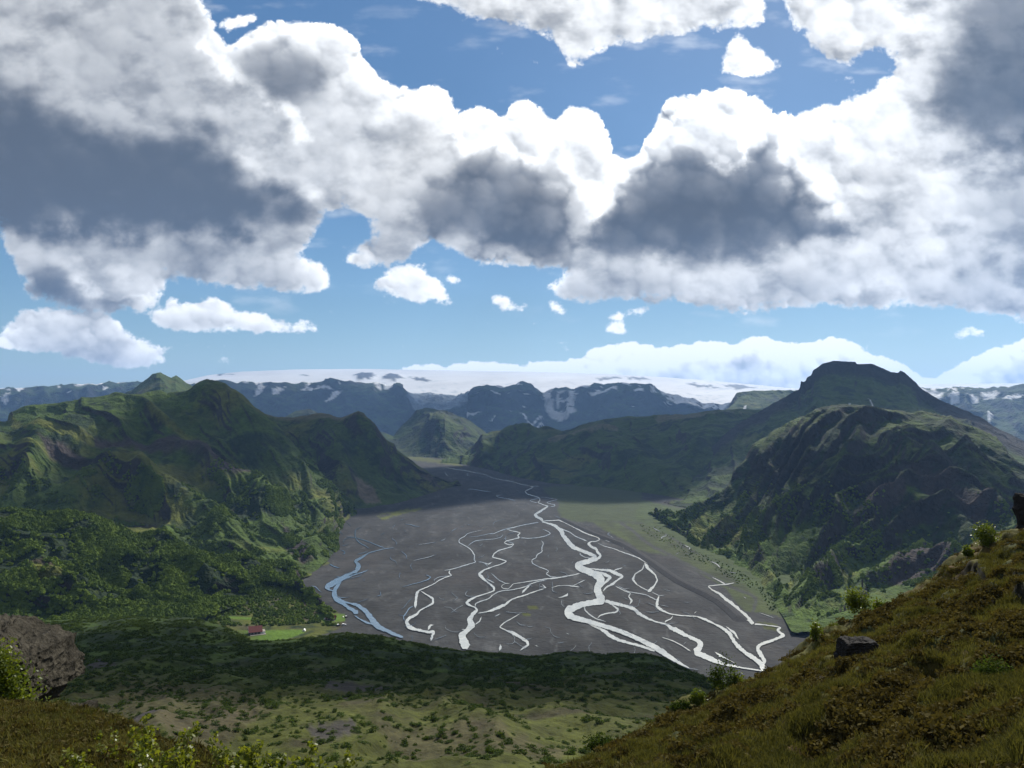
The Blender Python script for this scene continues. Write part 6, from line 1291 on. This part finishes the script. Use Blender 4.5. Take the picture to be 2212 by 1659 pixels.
sl_ = [(352, 1505, 6.6), (232, 1560, 7.4), (262, 1555, 7.6), (300, 1590, 6.4), (388, 1575, 6.2), (415, 1590, 6.3), (330, 1600, 6.0), (205, 1610, 6.4), (160, 1625, 6.3), (475, 1580, 6.2), (508, 1605, 6.0), (545, 1568, 6.0), (562, 1612, 5.8), (592, 1580, 6.1),
       (640, 1598, 6.0), (665, 1610, 5.9), (615, 1625, 5.7), (450, 1625, 5.8), (530, 1635, 5.6), (270, 1625, 6.0), (375, 1630, 5.8), (680, 1640, 5.7), (580, 1640, 5.5), (120, 1640, 6.2)]
ORD = 'leftmost second third fourth fifth sixth seventh eighth ninth tenth eleventh twelfth thirteenth fourteenth fifteenth sixteenth seventeenth eighteenth nineteenth twentieth twenty-first twenty-second twenty-third'.split()
ranks = {k: i for i, k in enumerate(sorted(range(1, len(sl_)), key=lambda k: sl_[k][0]))}
for k, (u, v, D) in enumerate(sl_):
    top = px2w(u, v, D); top = top + np.array([0, 0, .10]); h = .82 + .1 * (k % 3)
    if k == 0: lab, gr = 'tallest young birch sapling, its leafy tip standing clear above the others', None
    else: lab, gr = ORD[ranks[k]] + ' of the smaller yellow green birch saplings along the bottom edge' + (', counted from the left' if ranks[k] else ''), 'young birches along the bottom edge'
    h = min(1.2, h + (1659 - v) / FOC * D * .35)
    sapling(top - np.array([0, 0, h]), h, 500 + k, lab, gr)

# ------------------------------------------------------------------ huts, cars
M_wall = plain_mat('tarred_wall', (0.030, 0.026, 0.024), .8, .2, .3, 1.5); M_red = plain_mat('red_roof', (0.125, 0.028, 0.022), .55, .3, .25, 1.0); M_white = plain_mat('white_paint', (0.62, 0.62, 0.60), .6, .3, .08); M_deck = plain_mat('deck_wood', (0.22, 0.20, 0.17), .8, .2)
M_glass = mat('window_glass'); principled(M_glass[1], M_glass[2], (0.015, 0.018, 0.022), .08, .6); M_glass = M_glass[0]
def box(name, mn, mx, m, parent, label=None):
    x0, y0, z0 = mn; x1, y1, z1 = mx
    v = [(x0, y0, z0), (x1, y0, z0), (x1, y1, z0), (x0, y1, z0), (x0, y0, z1), (x1, y0, z1), (x1, y1, z1), (x0, y1, z1)]
    f = [(0, 3, 2, 1), (4, 5, 6, 7), (0, 1, 5, 4), (1, 2, 6, 5), (2, 3, 7, 6), (3, 0, 4, 7)]
    return link(name, quads_mesh(name, v, f, m), parent, label)
def prism(name, pts, y0, y1, m, parent):
    n = len(pts); v = [(x, y0, z) for x, z in pts] + [(x, y1, z) for x, z in pts]
    me = bpy.data.meshes.new(name); me.from_pydata(v, [], [tuple(range(n - 1, -1, -1)), tuple(range(n, 2 * n))] + [(i, (i + 1) % n, n + (i + 1) % n, n + i) for i in range(n)]); me.materials.append(m); me.update()
    return link(name, me, parent)
def hut(u, v, L, W, H, RH, rz, label, annex=False):
    root = bpy.data.objects.new('hut', None); COL.objects.link(root); root.location = fl(u, v); root.rotation_euler = (0, 0, rz); root['label'] = label; root['category'] = 'hut'
    box('wall', (-L / 2, -W / 2, -.3), (L / 2, W / 2, H), M_wall, root)
    # ridge along x: gable walls and two roof slopes with overhang
    for sx in (-1, 1):
        x0 = sx * (L / 2); me = bpy.data.meshes.new('gable'); me.from_pydata([(x0, -W / 2, H), (x0, W / 2, H), (x0, 0, H + RH), (x0 - sx * .15, -W / 2, H), (x0 - sx * .15, W / 2, H), (x0 - sx * .15, 0, H + RH)], [], [(0, 1, 2), (3, 5, 4), (0, 2, 5, 3), (1, 4, 5, 2), (0, 3, 4, 1)]); me.materials.append(M_wall); me.update(); link('gable', me, root)
    ov = .45; k = RH / (W / 2)
    for sy in (-1, 1):
        ye = sy * (W / 2 + ov); ze = H - ov * k; t = .14
        v_ = [(-L / 2 - ov, 0, H + RH + .02), (L / 2 + ov, 0, H + RH + .02), (L / 2 + ov, ye, ze + .02), (-L / 2 - ov, ye, ze + .02)]; v_ += [(a, b2, c2 + t) for a, b2, c2 in v_]
        link('roof', quads_mesh('roof', v_, [(0, 1, 2, 3), (4, 7, 6, 5), (0, 4, 5, 1), (1, 5, 6, 2), (2, 6, 7, 3), (3, 7, 4, 0)], M_red), root)
    for sy in (-1, 1):      # white barge boards on the near gable
        v_ = [(-L / 2 - ov - .06, 0, H + RH - .1), (-L / 2 - ov - .06, sy * (W / 2 + ov), H - ov * k - .1), (-L / 2 - ov - .06, sy * (W / 2 + ov), H - ov * k + .28), (-L / 2 - ov - .06, 0, H + RH + .28)]; v_ += [(a - .08, b2, c2) for a, b2, c2 in v_]
        link('barge_board', quads_mesh('barge_board', v_, [(0, 1, 2, 3), (4, 7, 6, 5), (0, 4, 5, 1), (1, 5, 6, 2), (2, 6, 7, 3), (3, 7, 4, 0)], M_white), root)
    nw = int(L / 2.6)
    for i in range(nw):
        x = -L / 2 + (i + .5) * L / nw
        fr_ = box('window', (x - .5, -W / 2 - .05, 1.0), (x + .5, -W / 2 + .02, 2.0), M_white, root); link('pane', quads_mesh('pane', [(x - .4, -W / 2 - .06, 1.1), (x + .4, -W / 2 - .06, 1.1), (x + .4, -W / 2 - .06, 1.9), (x - .4, -W / 2 - .06, 1.9)], [(0, 1, 2, 3)], M_glass), fr_)
    box('door', (L / 2 - 1.4, -W / 2 - .06, 0), (L / 2 - .5, -W / 2 + .02, 2.0), M_white, root)
    box('chimney', (.8, .3, H + RH * .6), (1.3, .8, H + RH + .8), M_wall, root)
    if annex:
        box('deck', (-L / 2 + 1, -W / 2 - 3.2, -.2), (L / 2 + 3.6, -W / 2 - .1, .45), M_deck, root); box('porch', (L / 2 + .05, -W / 2 + .4, 0), (L / 2 + 3.0, W / 2 - .6, 2.3), M_white, root)
        box('porch_roof', (L / 2, -W / 2 + .2, 2.32), (L / 2 + 3.3, W / 2 - .4, 2.5), M_deck, root)
    else:
        box('deck', (-L / 2, -W / 2 - 1.6, -.2), (L / 2, -W / 2 - .1, .3), M_deck, root)
hut(551, 1369, 12.5, 9.5, 3.0, 4.6, math.radians(24), 'large hut with steep red roof, white gable trim and a pale porch', True)
hut(715, 1339, 9.8, 6.0, 2.5, 2.6, math.radians(-3), 'smaller low red roofed hut on the lawn near the parked cars')
def car(u, v, rz, col, dark, label, L=4.6, W=1.9, H=1.85):
    M_b = plain_mat('car_paint', col, .3, .5, .04)
    root = bpy.data.objects.new('parked_car', None); COL.objects.link(root); root.location = fl(u, v); root.rotation_euler = (0, 0, rz); root['label'] = label; root['category'] = 'car'; root['group'] = 'cars parked beside the low hut'
    prism('body', [(-L / 2, .42), (L / 2, .42), (L / 2, .9), (L / 2 - .15, 1.05), (L * .22, 1.12), (-L / 2 + .08, 1.12), (-L / 2, .95)], -W / 2, W / 2, M_b, root)
    prism('cabin', [(L * .20, 1.122), (L * .10, H - .06), (-L / 2 + .35, H - .06), (-L / 2 + .15, 1.122)], -W / 2 + .12, W / 2 - .12, M_glass, root)
    prism('car_roof', [(L * .11, H - .055), (L * .09, H), (-L / 2 + .36, H), (-L / 2 + .32, H - .055)], -W / 2 + .1, W / 2 - .1, plain_mat('roof_paint', dark, .3, .5, .04), root)
    for sx in (-1, 1):
        for sy in (-1, 1):
            n = 14; cx, cy = sx * L * .31, sy * (W / 2 - .1); v_ = [(cx + .4 * math.cos(2 * math.pi * k / n), cy - .12, .4 + .4 * math.sin(2 * math.pi * k / n)) for k in range(n)]; v_ += [(a, b2 + .24, c2) for a, b2, c2 in v_]
            me = bpy.data.meshes.new('wheel'); me.from_pydata(v_, [], [tuple(range(n)), tuple(range(2 * n - 1, n - 1, -1))] + [(k, n + k, n + (k + 1) % n, (k + 1) % n) for k in range(n)]); me.materials.append(M_dark); me.update(); link('wheel', me, root)
        link('headlight' if sx > 0 else 'tail_light', quads_mesh('lamp', [(sx * (L / 2 + .004), -W / 2 + .1, .7), (sx * (L / 2 + .004), -W / 2 + .5, .7), (sx * (L / 2 + .004), -W / 2 + .5, .88), (sx * (L / 2 + .004), -W / 2 + .1, .88)], [(0, 1, 2, 3)], M_white if sx > 0 else M_red), root)
car(748, 1334, math.radians(80), (0.02, 0.022, 0.026), (0.5, 0.5, 0.5), 'dark car parked right of the low hut, farthest toward the river')
car(731, 1352, math.radians(70), (0.03, 0.03, 0.035), (0.75, 0.75, 0.75), 'dark car with white top below the low hut')
car(743, 1351, math.radians(20), (0.70, 0.70, 0.70), (0.75, 0.75, 0.75), 'white car standing beside the dark one with white top')
def tent(u, v, s_, label):
    root = bpy.data.objects.new('tent', None); COL.objects.link(root); root.location = fl(u, v); root['label'] = label; root['category'] = 'tent'
    prism('canvas', [(-1.1 * s_, 0), (1.1 * s_, 0), (.7 * s_, 1.1 * s_), (0, 1.7 * s_), (-.7 * s_, 1.1 * s_)], -1.4 * s_, 1.4 * s_, M_white, root); prism('flap', [(-.4 * s_, 0.02), (.4 * s_, 0.02), (0, 1.1 * s_)], -1.46 * s_, -1.41 * s_, M_deck, root)
tent(701, 1338, .8, 'small white tent left of the low hut'); tent(741, 1333.5, .7, 'small white tent between low hut and the farthest car'); tent(657, 1363, 1.3, 'pale tent on the lawn between the two huts')
